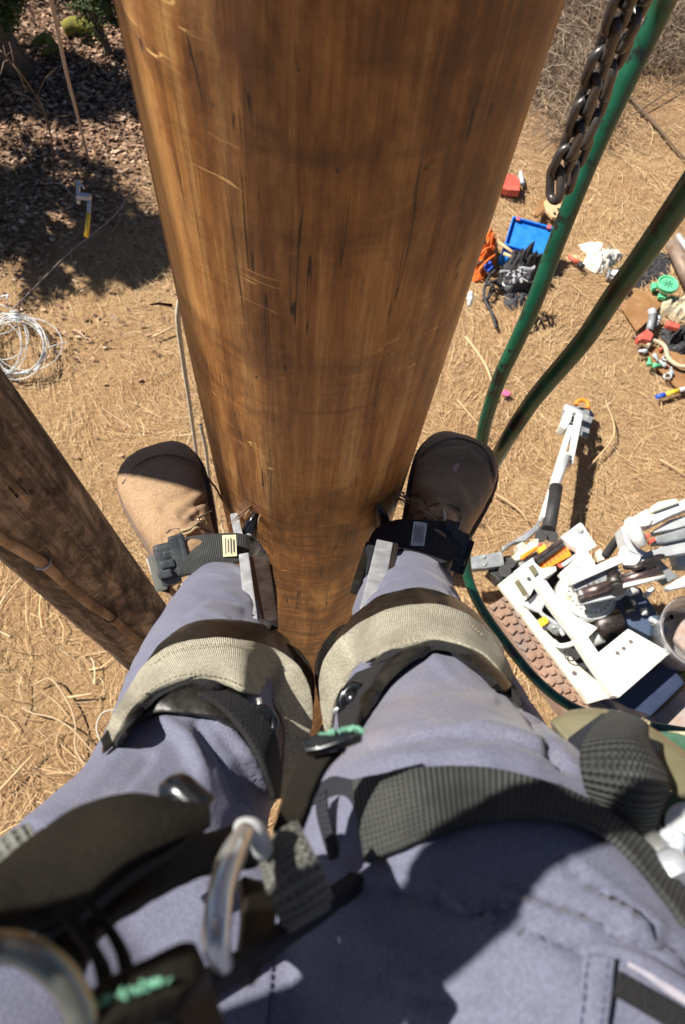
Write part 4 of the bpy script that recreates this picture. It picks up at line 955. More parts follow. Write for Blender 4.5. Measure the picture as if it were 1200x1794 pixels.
# orange rope bag
ob = thing('orange_bag', 'crumpled orange nylon bag with blue lining beside the blue toolbox', 'bag', tuple(g1(130, 590, 0)))
lump('bag_cloth', c1((60, 640), (90, 540), (130, 445), (170, 490), (215, 520), (195, 600), (160, 650), (110, 690)), .30, 'orangec', parent=ob, crumple=1.3, seed=2)
slab('lining', c1((140, 600), (180, 590), (190, 620), (165, 645), (145, 630)), .30, .03, 'bluep', ob, .01)
for i, (a, b) in enumerate((((130, 450), (150, 500)), ((120, 560), (185, 520)), ((90, 620), (160, 600)), ((100, 660), (200, 560)))):
    tube('strap', [g1(*a, .30), g1((a[0]+b[0])/2, (a[1]+b[1])/2-12, .36), g1(*b, .32)], .012, 'orangec' if i % 2 else 'blackc', ob, n=4)
# black bag with grey straps
bb = thing('black_bag', 'black tool bag with tangled grey straps in front of the blue toolbox', 'bag', tuple(g1(320, 700, 0)))
lump('bag_body', c1((210, 690), (230, 630), (300, 600), (390, 610), (430, 650), (430, 700), (380, 730), (300, 770), (240, 740)), .58, 'blackc', parent=bb, crumple=.55, seed=4)
rnd = random.Random(8)
for i in range(11):
    x, y = rnd.uniform(260, 370), rnd.uniform(640, 720); p = [g1(x+rnd.uniform(-45, 45), y+rnd.uniform(-28, 28), .50+rnd.uniform(0, .09)) for _ in range(4)]
    tube('strap', p, .013 if i < 7 else .008, 'greyc' if i % 3 else 'blackc', bb, n=5, seg=8)
tube('buckle_ring', [g1(270+30*math.cos(a), 710+18*math.sin(a), .47) for a in [i*.628 for i in range(11)]], .010, 'chrome', bb, n=2)
for q in (((200, 640), (160, 690), (140, 780), (180, 860), (205, 945)), ((150, 700), (190, 730), (165, 780), (135, 800)), ((240, 740), (190, 700), (160, 720))):
    tube('trailing_strap', [g1(x, y, .06) for x, y in q], .016, 'blackc', bb, n=5)
lump('bag_flap', c1((240, 760), (300, 760), (380, 750), (370, 800), (300, 840), (250, 810)), .10, 'blackc', parent=bb, crumple=.6, seed=5)
tag(lump('water_bottle', c1((55, 735), (85, 730), (92, 790), (62, 802)), .07, 'tagw', crumple=.3), 'small crumpled clear plastic bottle between the big pole and the black bag', 'bottle')
# red pouch & bottle & pulley at top
o = slab('red_pouch', c1((222, 200), (238, 122), (300, 138), (330, 165), (330, 222), (270, 218)), .10, .09, 'red', None, .015); tag(o, 'faded red folded pouch beside the pole edge, above the toolbox', 'pouch')
bt = thing('plastic_bottle', 'clear plastic bottle with cap right of the red pouch', 'bottle', tuple(g1(340, 160, 0)))
cyl('bottle_body', g1(345, 190, .05), g1(335, 140, .05), .026, 'tagw', bt, 14); cyl('cap', g1(335, 140, .05), g1(333, 122, .05), .018, 'white', bt, 12)
pb = thing('pulley_block', 'pale wooden pulley block lying behind the end of the chain', 'pulley', tuple(g1(510, 320, 0)))
slab('cheek', c1((455, 275), (500, 262), (560, 300), (572, 340), (535, 365), (500, 360), (470, 325)), .12, .05, 'woodp', pb, .02)
slab('hook_plate', c1((430, 270), (465, 262), (460, 320), (425, 355), (405, 345)), .10, .04, 'brown', pb, .015)
for x, y in ((512, 340), (532, 318)): cyl('pin', g1(x, y, .115), g1(x, y, .14), .014, 'steeld', pb, 10)
# white rag
tag(lump('white_rag', c1((650, 480), (700, 465), (755, 465), (790, 530), (860, 512), (885, 540), (840, 590), (800, 620), (750, 645), (690, 620), (665, 590), (690, 545)), .16, 'rag', crumple=.75, seed=7, scale=.7), 'crumpled dirty white rag lying between the two green hoses', 'rag')
kn = thing('knife', 'red and black handled knife at the left end of the white rag', 'knife', tuple(g1(620, 590, 0)))
cyl('handle', g1(585, 568, .06), g1(640, 605, .06), .022, 'red', kn, 12); cyl('handle_end', g1(640, 605, .06), g1(662, 625, .06), .03, 'black', kn, 12)
tag(lump('tan_glove', c1((575, 560), (620, 540), (670, 560), (665, 590), (610, 590)), .05, 'woodp', crumple=.8, seed=9), 'tan leather glove lying beside the red handled knife', 'glove')
tag(lump('black_sheet', c1((780, 650), (840, 610), (960, 560), (1100, 520), (1135, 560), (1130, 640), (1060, 660), (980, 700), (880, 700)), .08, 'blackc', crumple=.5, seed=10), 'black sheet spread under the front green hose at the right', 'sheet')
pm = thing('grease_gun', 'grey tool with a white canister on the black sheet', 'tool', tuple(g1(840, 670, 0)))
cyl('canister', g1(815, 656, .16), g1(880, 660, .16), .036, 'white', pm, 16); cyl('tool_body', g1(790, 680, .12), g1(900, 715, .12), .045, 'steeld', pm, 12); cyl('nozzle', g1(800, 640, .12), g1(795, 690, .12), .02, 'grey', pm, 10)
# steel beams at right edge
for i, ((xa, ya), (xb, yb), r, m, lb) in enumerate((((1130, 500), (1230, 720), .075, 'rust', 'thick rusty steel pipe running off the right edge'), ((1160, 455), (1250, 590), .03, 'greyl', 'thin pale steel bar lying on the rusty pipe at the right edge'))):
    bm = bmesh.new(); a, b = g1(xa, ya, .1+.08*i), g1(xb, yb, .1+.08*i); add_cyl(bm, a, b, r, 20); tag(from_bm('steel_pipe', bm, m), lb, 'pipe')
md = thing('mint_lid', 'round mint green plastic lid with moulded star, on the brown sheet', 'lid', tuple(g1(1105, 715, 0)))
c_ = g1(1108, 712, .20); bm = bmesh.new(); add_cyl(bm, c_-Vector((0, 0, .04)), c_, .105, 32); from_bm('disc', bm, 'mint', md)
bm = bmesh.new(); add_tube(bm, [c_+Vector((.1*math.cos(i*.1963), .1*math.sin(i*.1963), .004)) for i in range(33)], .012, 8, False); from_bm('rim', bm, 'mint', md)
bm = bmesh.new()
for i in range(7): a = i*.8976; add_bar(bm, c_+Vector((.012*math.cos(a), .012*math.sin(a), .004)), c_+Vector((.055*math.cos(a), .055*math.sin(a), .004)), .009, .006, bevel=.001)
from_bm('star', bm, 'camo', md)
slab('lid_tab', c1((1025, 700), (1050, 705), (1055, 730), (1030, 735)), .15, .06, 'mint', md, .015); slab('lid_tab', c1((1062, 755), (1110, 770), (1100, 785), (1060, 780)), .12, .05, 'mint', md, .015)
tag(slab('brown_sheet', c1((860, 830), (940, 750), (1060, 745), (1090, 800), (1010, 900), (945, 960)), .05, .02, 'brown', None, .006), 'rust brown sheet lying under the mint lid at the right', 'sheet')
tag(slab('brown_sheet', c1((1000, 1040), (1200, 1080), (1260, 1300), (1160, 1260), (1020, 1120)), .03, .02, 'brown', None, .006), 'second brown sheet under the clutter of small fittings at the right edge', 'sheet')
tag(lump('work_glove', c1((1030, 800), (1080, 780), (1160, 770), (1240, 780), (1250, 880), (1180, 900), (1110, 870), (1060, 850), (1030, 840)), .18, 'beige', crumple=.6, seed=12, scale=.7), 'beige striped cloth glove heaped below the mint lid', 'glove')
rt = thing('ratchet', 'grey handled ratchet with a red head left of the black gloves', 'ratchet', tuple(g1(1010, 930, 0)))
cyl('handle', g1(1028, 870, .12), g1(1010, 960, .12), .036, 'grey', rt, 14); slab('red_head', c1((945, 985), (1000, 945), (1035, 975), (1020, 1010), (980, 1000), (955, 1010)), .16, .08, 'red', rt, .02); cyl('bit', g1(930, 1000, .1), g1(955, 980, .1), .02, 'steeld', rt, 10)
cyl('collar', g1(1020, 850, .12), g1(1032, 880, .12), .042, 'greyl', rt, 12)
tag(lump('black_gloves', c1((1070, 960), (1100, 930), (1170, 940), (1250, 920), (1260, 1040), (1190, 1100), (1150, 1090), (1110, 1030)), .22, 'blackc', crumple=1.2, seed=13), 'pair of black work gloves heaped at the right edge', 'gloves')
tag(bar('spray_can', g1(1095, 925, .25), g1(1165, 945, .25), .07, .07, 'red', bevel=.025), 'red can lying on top of the black gloves', 'can')
rnd = random.Random(21)
nm = [('shackle', 'steel'), ('socket', 'steel'), ('plastic_plug', 'red'), ('clevis', 'steeld'), ('spool', 'mint'), ('bolt', 'greyl')]
lbs = ['silver fitting just above the pale curved strap', 'small steel shackle left of the black gloves', 'red plastic plug among the small fittings', 'rusty clevis under the ratchet', 'green ringed socket in the middle of the fittings', 'pale bolt beside the green ringed socket', 'red clip touching the pale curved strap', 'dark fitting nearest the dry grass', 'silver shackle lowest of the small fittings', 'long silver bolt next to the lowest shackle', 'short steel socket below the red head', 'small tan peg at the edge of the brown sheet']
for i, (x, y) in enumerate(((1040, 915), (1060, 900), (1075, 1050), (1010, 1010), (1010, 1120), (1045, 1100), (1100, 1105), (975, 1065), (1105, 1195), (1125, 1170), (1050, 1140), (1080, 1130))):
    n_, mm = nm[i % 6] if i not in (4, 8, 9) else (('socket', 'mint'), ('shackle', 'steel'), ('bolt', 'steel'))[(4, 8, 9).index(i)]
    a = rnd.uniform(0, 6.28); bm = bmesh.new(); p = g1(x, y, .06)
    if n_ in ('shackle', 'clevis'): add_tube(bm, [p+Vector((.04*math.cos(t+a), .035*math.sin(t+a), 0)) for t in [k*.5 for k in range(10)]], .010, 8); add_cyl(bm, p+Vector((.04*math.cos(a), .035*math.sin(a), 0)), p+Vector((.04*math.cos(a+4.5), .035*math.sin(a+4.5), 0)), .009, 8)
    else:
        d_ = Vector((math.cos(a), math.sin(a), .1))*.045; add_tube(bm, [p-d_, p-d_*.2, p, p+d_], [.026, .026, .016, .014], 12)
    tag(from_bm(n_, bm, mm), lbs[i], n_.replace('_', ' '), 'small fittings on the brown sheet')
tag(tube('curved_strap', [g1(x, y, .1) for x, y in ((1000, 1040), (1030, 1010), (1090, 1040), (1110, 1100), (1160, 1140), (1230, 1150))], .022, 'beige', n=6, seg=10), 'pale curved strap among the small fittings by the black gloves', 'strap')
mk = thing('marker', 'yellow marker with blue end lying at the right edge above the machine', 'marker', tuple(g1(1130, 1285, 0)))
cyl('barrel', g1(1092, 1294, .05), g1(1165, 1272, .05), .024, 'yellow', mk, 12); cyl('tip', g1(1048, 1306, .05), g1(1092, 1294, .05), .024, 'bluep', mk, 12); cyl('sleeve', g1(1165, 1272, .05), g1(1230, 1255, .05), .025, 'tagw', mk, 12)
for i, (px, lb) in enumerate((([(905, 562), (912, 552), (916, 560), (908, 574)], 'pink flagging scrap right behind the first green hose, upper one'), ([(900, 578), (906, 570), (909, 574), (902, 585)], 'pink flagging scrap just under the upper one by the first green hose'), ([(876, 690), (884, 682), (895, 688), (888, 694)], 'pink flagging scrap between the two green hoses near the right boot'))):
    tag(slab('flagging_tape', px, .06, .01, 'pink', None, .002), lb, 'flagging', 'pink flagging scraps')

# ================================================================= THE CLIMBER
def V3(x, y, z): return Vector((x, y, CAMH+z))
LL = [(378, 1030, .885, .043), (388, 1068, .81, .052), (384, 1112, .73, .060), (362, 1215, .62, .0655), (336, 1334, .535, .0625), (278, 1475, .49, .064), (172, 1665, .435, .077)]
RL = [(728, 1020, .88, .046), (712, 1062, .80, .058), (720, 1120, .71, .063), (736, 1190, .62, .069), (762, 1290, .53, .0715), (785, 1430, .465, .080), (845, 1650, .385, .098)]
def legpath(L_, side, dr=0):
    pts = [(*W(x, y, d), r+dr) for x, y, d, r in L_]
    pts.append((side*.120, -.15, CAMH-.355, .105+dr)); pts.append((side*.105, -.24, CAMH-.31, .125+dr))
    return crom(pts, 6)
def normals(me):
    """cached once: reading normals while moving vertices recomputes the lot each time"""
    a = [0.0]*(3*len(me.vertices)); me.vertex_normals.foreach_get('vector', a); b = [0.0]*len(a); me.vertices.foreach_get('co', b)
    return [Vector(a[i:i+3]) for i in range(0, len(a), 3)], [Vector(b[i:i+3]) for i in range(0, len(b), 3)]
def put(me, cs): me.vertices.foreach_set('co', [x for c in cs for x in c]); me.update()
def crease(me, lines):
    """cloth lapping over itself: a sharp step along a pixel polyline, high on one side and dying away from it"""
    ns, cs = normals(me)
    for i_, n in enumerate(ns):
        if n.dot(CAM-cs[i_]) < 0: continue
        p = PX(cs[i_]); tot = 0
        for poly, wd, ht in lines:
            best = (1e9, 0, 0); L_ = len(poly)-1
            for j, ((ax, ay), (bx, by)) in enumerate(zip(poly, poly[1:])):
                vx, vy = bx-ax, by-ay; t = max(0, min(1, ((p[0]-ax)*vx+(p[1]-ay)*vy)/(vx*vx+vy*vy)))
                dx, dy = p[0]-ax-vx*t, p[1]-ay-vy*t; dd = math.hypot(dx, dy)
                if dd < best[0]: best = (dd, (vx*dy-vy*dx)/math.hypot(vx, vy), (j+t)/L_)
            if best[0] < wd*4: tot += ht*math.exp(-best[0]/wd)*math.sin(math.pi*min(1, max(0, best[2])))**.6*(.325+.675*math.tanh(best[1]/6))
        if tot: cs[i_] = cs[i_]+n*tot
    put(me, cs)
def fold(me, folds, clip=True):
    """sculpt creases: (pixel polyline, half width px, height m) pressed into or pulled out of the cloth where it faces the lens"""
    ns, cs = normals(me)
    for i_, n in enumerate(ns):
        d = CAM-cs[i_]
        if n.dot(d) < 0: continue
        p = PX(cs[i_]); tot = 0
        for poly, wd, ht in folds:
            best = 1e9
            for (ax, ay), (bx, by) in zip(poly, poly[1:]):
                vx, vy = bx-ax, by-ay; t = max(0, min(1, ((p[0]-ax)*vx+(p[1]-ay)*vy)/(vx*vx+vy*vy+1e-9)))
                dd = math.hypot(p[0]-ax-vx*t, p[1]-ay-vy*t)
                best = min(best, dd)
            if best < wd*2.2: tot += ht*math.exp(-(best/wd)**2*1.6)
        tot *= (.6 if tot > 0 else .85)
        if tot: cs[i_] = cs[i_]+n*tot
    put(me, cs)
def crumple(me, amp=.003, sc=14, sc2=38):
    ns, cs = normals(me)
    for i_, c in enumerate(cs):
        q = Vector((c.x*sc, c.y*sc, c.z*sc*1.6)); r1 = noise.noise(q); r2 = noise.noise(c*sc2)
        cs[i_] = c+ns[i_]*(amp*(r1*.9+(.35-abs(r1))*.8)+amp*.55*(.3-abs(noise.noise(Vector((c.x*26+r1*1.5, c.y*26, c.z*15+r1*2)))*1.6))+amp*.22*r2)
    put(me, cs)
def uv_box(me):
    uvl = me.uv_layers.new(name='UVMap')
    for p in me.polygons:
        for li in p.loop_indices:
            c = me.vertices[me.loops[li].vertex_index].co; uvl.data[li].uv = (c.x*.8+c.y*.6, c.z*.45+c.y*.75-c.x*.3)
person = thing('person', 'climber in faded blue work trousers and brown boots standing on the big pole', 'person', (0, .3, CAMH-1.0))
# body: one continuous skin, mostly under the clothes
def body():
    bm = bmesh.new()
    for L_, s in ((LL, -1), (RL, 1)):
        p = legpath(L_, s, -.022); add_tube(bm, [Vector(a[:3]) for a in p], [max(.028, a[3]) for a in p], 16)
        ft = ANK[s]; add_tube(bm, [ft[0], ft[1], ft[2]], [.032, .034, .026], 12)
    add_tube(bm, [V3(0, -.24, -.36), V3(0, -.26, -.22), V3(0, -.32, -.02), V3(0, -.38, .18), V3(0, -.36, .30)], [.095, .105, .105, .12, .085], 20)
    add_tube(bm, [V3(-.17, -.37, .27), V3(0, -.37, .29), V3(.17, -.37, .27)], [.06, .08, .06], 14)
    add_tube(bm, [V3(0, -.36, .28), V3(0, -.32, .40)], [.055, .05], 14)
    # head, tipped forward to look down
    add_tube(bm, [V3(0, -.33, .385), V3(0, -.30, .41), V3(0, -.275, .46), V3(0, -.265, .52), V3(0, -.275, .575), V3(0, -.29, .60)], [.045, .07, .078, .080, .06, .03], 20)
    add_tube(bm, [V3(0, -.235, .395), V3(0, -.205, .415), V3(0, -.215, .45)], [.012, .017, .010], 8)     # nose
    for s in (-1, 1):
        add_tube(bm, [V3(s*.076, -.29, .44), V3(s*.090, -.30, .47), V3(s*.078, -.295, .495)], [.010, .015, .010], 8)
        add_tube(bm, [V3(s*.03, -.222, .455), V3(s*.04, -.222, .458)], [.011, .011], 8)
    add_tube(bm, [V3(-.022, -.232, .375), V3(0, -.224, .372), V3(.022, -.232, .375)], [.006, .009, .006], 8)
    # arms: the left reaches across to steady the phone, the right holds it
    for pts in (ARM_L, ARM_R): add_tube(bm, [V3(*p) for p, r in pts], [r for p, r in pts], 14)
    for base, dirs in ((ARM_L[-1][0], FING_L), (ARM_R[-1][0], FING_R)):
        for chain_ in dirs: add_tube(bm, [V3(*p) for p in chain_], [.0095, .0088, .008, .007][:len(chain_)], 8)
    me = join_remesh(bm, .0055, 5, 'body'); return me
ARM_L = [((-.19, -.37, .26), .052), ((-.33, -.27, .10), .046), ((-.46, -.15, -.01), .040), ((-.35, -.06, .01), .034), ((-.27, -.005, .022), .026), ((-.215, .028, .03), .020), ((-.185, .046, .032), .019), ((-.155, .064, .034), .019)]
ARM_R = [((.19, -.37, .26), .052), ((.29, -.28, .12), .046), ((.33, -.16, .03), .042), ((.24, -.10, .03), .038), ((.165, -.06, .035), .030), ((.13, -.04, .04), .030), ((.10, -.02, .045), .030)]
FING_L = [[(-0.1372, 0.0575, 0.008), (-0.1057, 0.0764, 0.01), (-0.085, 0.0863, 0.01), (-0.0724, 0.0863, 0.008)], [(-0.1509, 0.0625, 0.028), (-0.1159, 0.0835, 0.03), (-0.0929, 0.0945, 0.03), (-0.0789, 0.0945, 0.028)], [(-0.1646, 0.0675, 0.048), (-0.1313, 0.0874, 0.05), (-0.1095, 0.0979, 0.05), (-0.0962, 0.0979, 0.048)], [(-0.1783, 0.0725, 0.068), (-0.152, 0.0883, 0.07), (-0.1348, 0.0965, 0.07), (-0.1243, 0.0965, 0.068)], [(-.17, .055, .0), (-.145, .068, -.006), (-.125, .08, -.006), (-.11, .09, 0)]]
FING_R = [[(.10, .01, .05), (.075, .02, .055), (.055, .02, .055), (.042, .02, .052)], [(.10, -.008, .055), (.07, -.005, .06), (.05, -.005, .06), (.04, -.005, .055)],
          [(.10, -.025, .055), (.07, -.025, .06), (.052, -.025, .06), (.042, -.025, .055)], [(.10, -.042, .05), (.075, -.045, .055), (.055, -.045, .055), (.045, -.045, .05)], [(.115, -.01, .06), (.10, .015, .075), (.08, .03, .08), (.065, .035, .078)]]

# ---- boots first (the feet stand on the irons)
SOLE_DN = 1.0
def boot_frame(toe_px, mid_px):
    T = W(*toe_px, SOLE_DN-.03); Mq = W(*mid_px, SOLE_DN-.07); d = T-Mq; d.z = 0; d.normalize()
    T = Vector((T.x, T.y, CAMH-SOLE_DN)); z = Vector((0, 0, 1)); y = z.cross(d)
    o = T-d*.300; rot = Matrix((d, y, z)).transposed(); return o, rot
BF = {-1: boot_frame((264, 783), (309, 903)), 1: boot_frame((816, 765), (771, 892))}
def BL(s, x, y, z): o, r = BF[s]; return o+r @ Vector((x, y, z))
ANK = {s: [BL(s, .045, 0, .15), BL(s, .09, 0, .07), BL(s, .23, 0, .045)] for s in (-1, 1)}
prof = [(x_, w_*(1.15 if x_ > .13 else 1.08), z_) for x_, w_, z_ in [(.002, .022, .060), (.012, .033, .085), (.04, .040, .105), (.085, .041, .110), (.125, .042, .108), (.155, .044, .098), (.185, .049, .084), (.215, .053, .074), (.245, .054, .068), (.268, .049, .061), (.285, .038, .052), (.295, .026, .042), (.299, .011, .034)]]
def boot(s):
    bm = bmesh.new(); rows = []; seg = 36
    for x, w_, zt in [tuple(a) for a in crom(prof, 3)]:
        row = []
        cy = .006*s*-1*(x/.3)**2*0 - s*.004*math.sin(math.pi*x/.3)
        for k in range(seg):
            a = 2*math.pi*k/seg; c, q = math.cos(a), math.sin(a)
            y = w_*math.copysign(abs(c)**.75, c); z = .022+(zt-.022)*(.5+.5*math.copysign(abs(q)**.85, q))
            row.append(bm.verts.new(BL(s, x, y+cy, z)))
        rows.append(row)
    for i in range(len(rows)-1):
        for k in range(seg): bm.faces.new((rows[i][k], rows[i][(k+1) % seg], rows[i+1][(k+1) % seg], rows[i+1][k]))
    bm.faces.new(rows[0]); bm.faces.new(rows[-1])
    add_tube(bm, [BL(s, .075, 0, .05), BL(s, .062, 0, .10), BL(s, .048, 0, .135), BL(s, .034, 0, .165)], [.040, .038, .037, .036], 24)
    add_tube(bm, [BL(s, .15, 0, .060), BL(s, .115, 0, .090), BL(s, .08, 0, .12)], [.030, .031, .031], 18)
    me = join_remesh(bm, .0032, 6, 'boot')
    if s < 0: fold(me, [([(285, 888), (312, 872), (336, 862)], 10, -.006), ([(318, 903), (345, 884), (372, 868)], 7, -.006), ([(305, 896), (332, 876), (354, 866)], 9, .005), ([(292, 928), (325, 918), (350, 900)], 7, -.005), ([(285, 915), (315, 903), (340, 890)], 8, .0035), ([(222, 845), (255, 812), (300, 800), (345, 818), (378, 862)], 4, -.0025)])
    else: fold(me, [([(728, 868), (760, 884), (800, 890)], 8, -.005), ([(735, 850), (770, 862), (810, 862)], 12, .003), ([(735, 800), (770, 782), (820, 778), (858, 812), (866, 860)], 4, -.0025), ([(810, 850), (830, 880)], 9, -.002)])
    ns, cs = normals(me); put(me, [c+n*(.0012*noise.noise(c*28)+.0004*noise.noise(c*110)) for n, c in zip(ns, cs)])
    o = link('boot', me, 'boot', person, True)
    o['label'] = 'brown suede work boot, sunlit at the instep and shaded at the toe' if s < 0 else 'brown suede work boot wholly in the shade'
    # sole and welt
    def outline(ex, x0=0, x1=.3):
        pts = []
        cc = [tuple(a) for a in crom(prof, 4)]
        for x, w_, zt in cc: pts.append((x+(ex if x > .28 else -ex if x < .01 else 0), w_+ex-s*0))
        up_ = [(x, y) for x, y in pts]; lo_ = [(x, -y) for x, y in reversed(pts)]
        return [(x, y-s*.004*math.sin(math.pi*max(0, min(1, x/.3)))) for x, y in up_+lo_]
    bm = bmesh.new(); add_slab(bm, [BL(s, x, y, .020) for x, y in outline(.0055)], .016, .003)
    so_ = from_bm('sole', bm, 'sole', o)
    bm = bmesh.new(); ol = [BL(s, x, y, .027) for x, y in outline(.0045)]; add_slab(bm, ol, .0065, .0015); from_bm('welt', bm, 'welt', o)
    bm = bmesh.new(); hp = [(x, y) for x, y in outline(.004) if x < .085]; add_slab(bm, [BL(s, x, y, .004) for x, y in hp], .022, .003); from_bm('heel', bm, 'sole', o)
    return me, o
bootL, bL = boot(-1); bootR, bR = boot(1)

bme = body(); bo = link('body', bme, 'skin', person, True)

def trousers():
    bm = bmesh.new()
    for L_, s in ((LL, -1), (RL, 1)):
        p = legpath(L_, s); add_tube(bm, [Vector(a[:3]) for a in p], [a[3] for a in p], 36)
    add_tube(bm, [V3(-.12, -.20, -.33), V3(-.03, -.19, -.34), V3(.03, -.19, -.34), V3(.12, -.20, -.33)], [.12, .118, .118, .12], 30)
    add_tube(bm, [V3(0, -.215, -.36), V3(0, -.25, -.24), V3(0, -.29, -.10)], [.135, .14, .14], 32)
    add_tube(bm, [V3(-.09, -.20, -.30), V3(0, -.21, -.26), V3(.10, -.18, -.29)], [.11, .11, .115], 28)
    add_tube(bm, [V3(0, -.20, -.36), W(330, 1700, .43), W(320, 1640, .46)], [.11, .085, .05], 24)
    add_tube(bm, [V3(-.09, -.13, -.41), V3(0, -.12, -.43), V3(.08, -.13, -.41)], [.075, .075, .075], 24)
    me = join_remesh(bm, .0031, 14, 'trousers')
    crumple(me, .0042, 11, 34)
    me.update()
    fold(me, [([(989, 1520), (1060, 1575), (1151, 1645), (1210, 1690)], 15, -.005), ([(989, 1500), (1060, 1552), (1151, 1620)], 20, .0045),
              ([(870, 1563), (980, 1605), (1146, 1666)], 14, -.0045), ([(870, 1540), (985, 1580), (1150, 1640)], 20, .004),
              ([(820, 1585), (900, 1628), (1021, 1666)], 15, -.0055), ([(820, 1558), (910, 1598), (1030, 1640)], 22, .0045),
              ([(680, 1535), (760, 1550), (840, 1590)], 18, .004), ([(690, 1560), (760, 1578), (830, 1612)], 14, -.0035),
              ([(285, 1262), (325, 1300), (345, 1350), (340, 1420)], 14, .006), ([(345, 1270), (390, 1330), (420, 1400)], 13, -.005),
              ([(380, 1262), (430, 1330), (475, 1400)], 10, .006), ([(420, 1262), (462, 1330), (490, 1390)], 7, -.004),
              ([(60, 1440), (150, 1390), (230, 1300)], 20, .004), ([(120, 1440), (200, 1400), (260, 1330)], 12, -.003),
             
              
              ([(640, 1290), (760, 1262), (880, 1272), (960, 1300)], 12, .003), ([(650, 1308), (770, 1284), (890, 1292), (980, 1325)], 10, -.0028),
              ([(690, 1330), (720, 1320)], 14, .003), ([(870, 1180), (930, 1250), (985, 1340)], 12, -.003), ([(760, 1150), (790, 1190), (860, 1230)], 12, .003), ([(960, 1300), (1000, 1350)], 8, -.004),
              ([(640, 1640), (760, 1700), (900, 1730), (1000, 1735)], 22, .003), ([(600, 1700), (740, 1750), (860, 1780)], 16, -.003)])
    crease(me, [([(960, 1500), (1030, 1545), (1090, 1595), (1160, 1655), (1215, 1695)], 26, .010), ([(850, 1545), (930, 1580), (1040, 1615), (1150, 1664)], 26, .009), ([(790, 1555), (850, 1598), (930, 1632), (1025, 1662)], 26, .010),
                ([(470, 1480), (560, 1500), (700, 1545), (800, 1600)], 24, .003), ([(560, 1720), (680, 1700), (820, 1725), (980, 1765)], 30, .003),
                ([(480, 1405), (440, 1340), (400, 1290), (372, 1258)], 16, .006), ([(360, 1440), (352, 1350), (320, 1295), (282, 1262)], 22, .006), ([(478, 1450), (420, 1400), (400, 1340)], 20, -.004),
                ([(60, 1500), (130, 1440), (190, 1400), (240, 1350)], 22, .003), ([(640, 1310), (740, 1275), (850, 1262), (960, 1292)], 20, .0025), ([(600, 1345), (700, 1320), (840, 1310), (960, 1330)], 20, .0022),
                ([(990, 1350), (940, 1270), (880, 1200)], 18, .003), ([(800, 1150), (830, 1190), (900, 1240)], 14, .003),
                ([(664, 1020), (700, 1003), (745, 1005), (795, 1032)], 16, .007), ([(325, 1080), (370, 1052), (430, 1064)], 15, .006)])
    uv_box(me); me.update()
    return me
tme = trousers(); tr_o = link('trousers', tme, 'denim', person, True)
BV = bvh_of(tme, bootL, bootR)
# cuffs: turned hem rings above the boots
def ring_on(s, L_, k0, dr, m, name, par, rad=.0022):
    p = legpath(L_, s)[k0]; q = legpath(L_, s)[k0+1]; t = (Vector(q[:3])-Vector(p[:3])).normalized(); u = t.orthogonal().normalized(); v = t.cross(u)
    bm = bmesh.new(); add_tube(bm, [Vector(p[:3])+(u*math.cos(a)+v*math.sin(a))*(p[3]+dr) for a in [i*6.2832/40 for i in range(41)]], rad, 6, False); return from_bm(name, bm, m, par)
# pocket with worn hem on the right lap
ph_a = on(BV, [(1025, 1662), (1018, 1700), (1015, 1745), (1008, 1800), (1002, 1850)], .0028); ph_b = on(BV, [(1078, 1668), (1072, 1700), (1068, 1745), (1062, 1800), (1058, 1850)], .0035)
strip('pocket_hem', ph_a, ph_b, 'denim', tr_o, .0028, bulge=.001)
for off in (8, 44):
    stitches('stitching', on(BV, [(1025+off, 1668), (1018+off, 1705), (1014+off, 1750), (1008+off, 1800)], .0052), 'seamb', tr_o, .0032, .0022, .0004)
strip('pocket_lining', on(BV, [(1100, 1682), (1135, 1698), (1180, 1728), (1230, 1760)], .0045), on(BV, [(1098, 1692), (1130, 1712), (1174, 1744), (1230, 1778)], .0045), 'denim_edge', tr_o, .0015)
strip('pocket_edge', on(BV, [(1030, 1655), (1080, 1662), (1135, 1682), (1200, 1722)], .004), on(BV, [(1030, 1668), (1080, 1676), (1132, 1698), (1198, 1742)], .005), 'denim', tr_o, .003, bulge=.001)
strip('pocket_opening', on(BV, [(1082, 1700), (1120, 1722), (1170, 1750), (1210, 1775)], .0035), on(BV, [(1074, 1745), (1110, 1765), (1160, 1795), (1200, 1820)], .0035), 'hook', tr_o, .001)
# centre front seam and fly edge
strip('fly_edge', on(BV, [(350, 1745), (400, 1712), (450, 1680), (500, 1642)], .006), on(BV, [(352, 1765), (405, 1730), (455, 1698), (508, 1655)], .004), 'denim_edge', tr_o, .003)
stitches('stitching', on(BV, [(470, 1794), (474, 1740), (478, 1690), (482, 1650)], .001), 'seamb', tr_o, .0032, .0022, .0005)
# shirt
def shirt():
    bm = bmesh.new()
    add_tube(bm, [V3(0, -.27, -.20), V3(0, -.33, 0), V3(0, -.385, .18), V3(0, -.37, .31)], [.145, .14, .15, .085], 24)
    add_tube(bm, [V3(-.18, -.375, .265), V3(0, -.38, .29), V3(.18, -.375, .265)], [.07, .09, .07], 16)
    for A_ in (ARM_L[:4], ARM_R[:5]): add_tube(bm, [V3(*p) for p, r in A_], [r+.008 for p, r in A_], 16)
    me = join_remesh(bm, .008, 4, 'shirt'); crumple(me, .004, 9, 25); return link('shirt', me, 'shirt', person, True)
shirt()
bm = bmesh.new(); add_tube(bm, [V3(0, -.345, .46), V3(0, -.30, .50), V3(0, -.28, .56), V3(0, -.29, .612)], [.06, .086, .078, .035], 20); from_bm('hair', bm, 'hair', person)
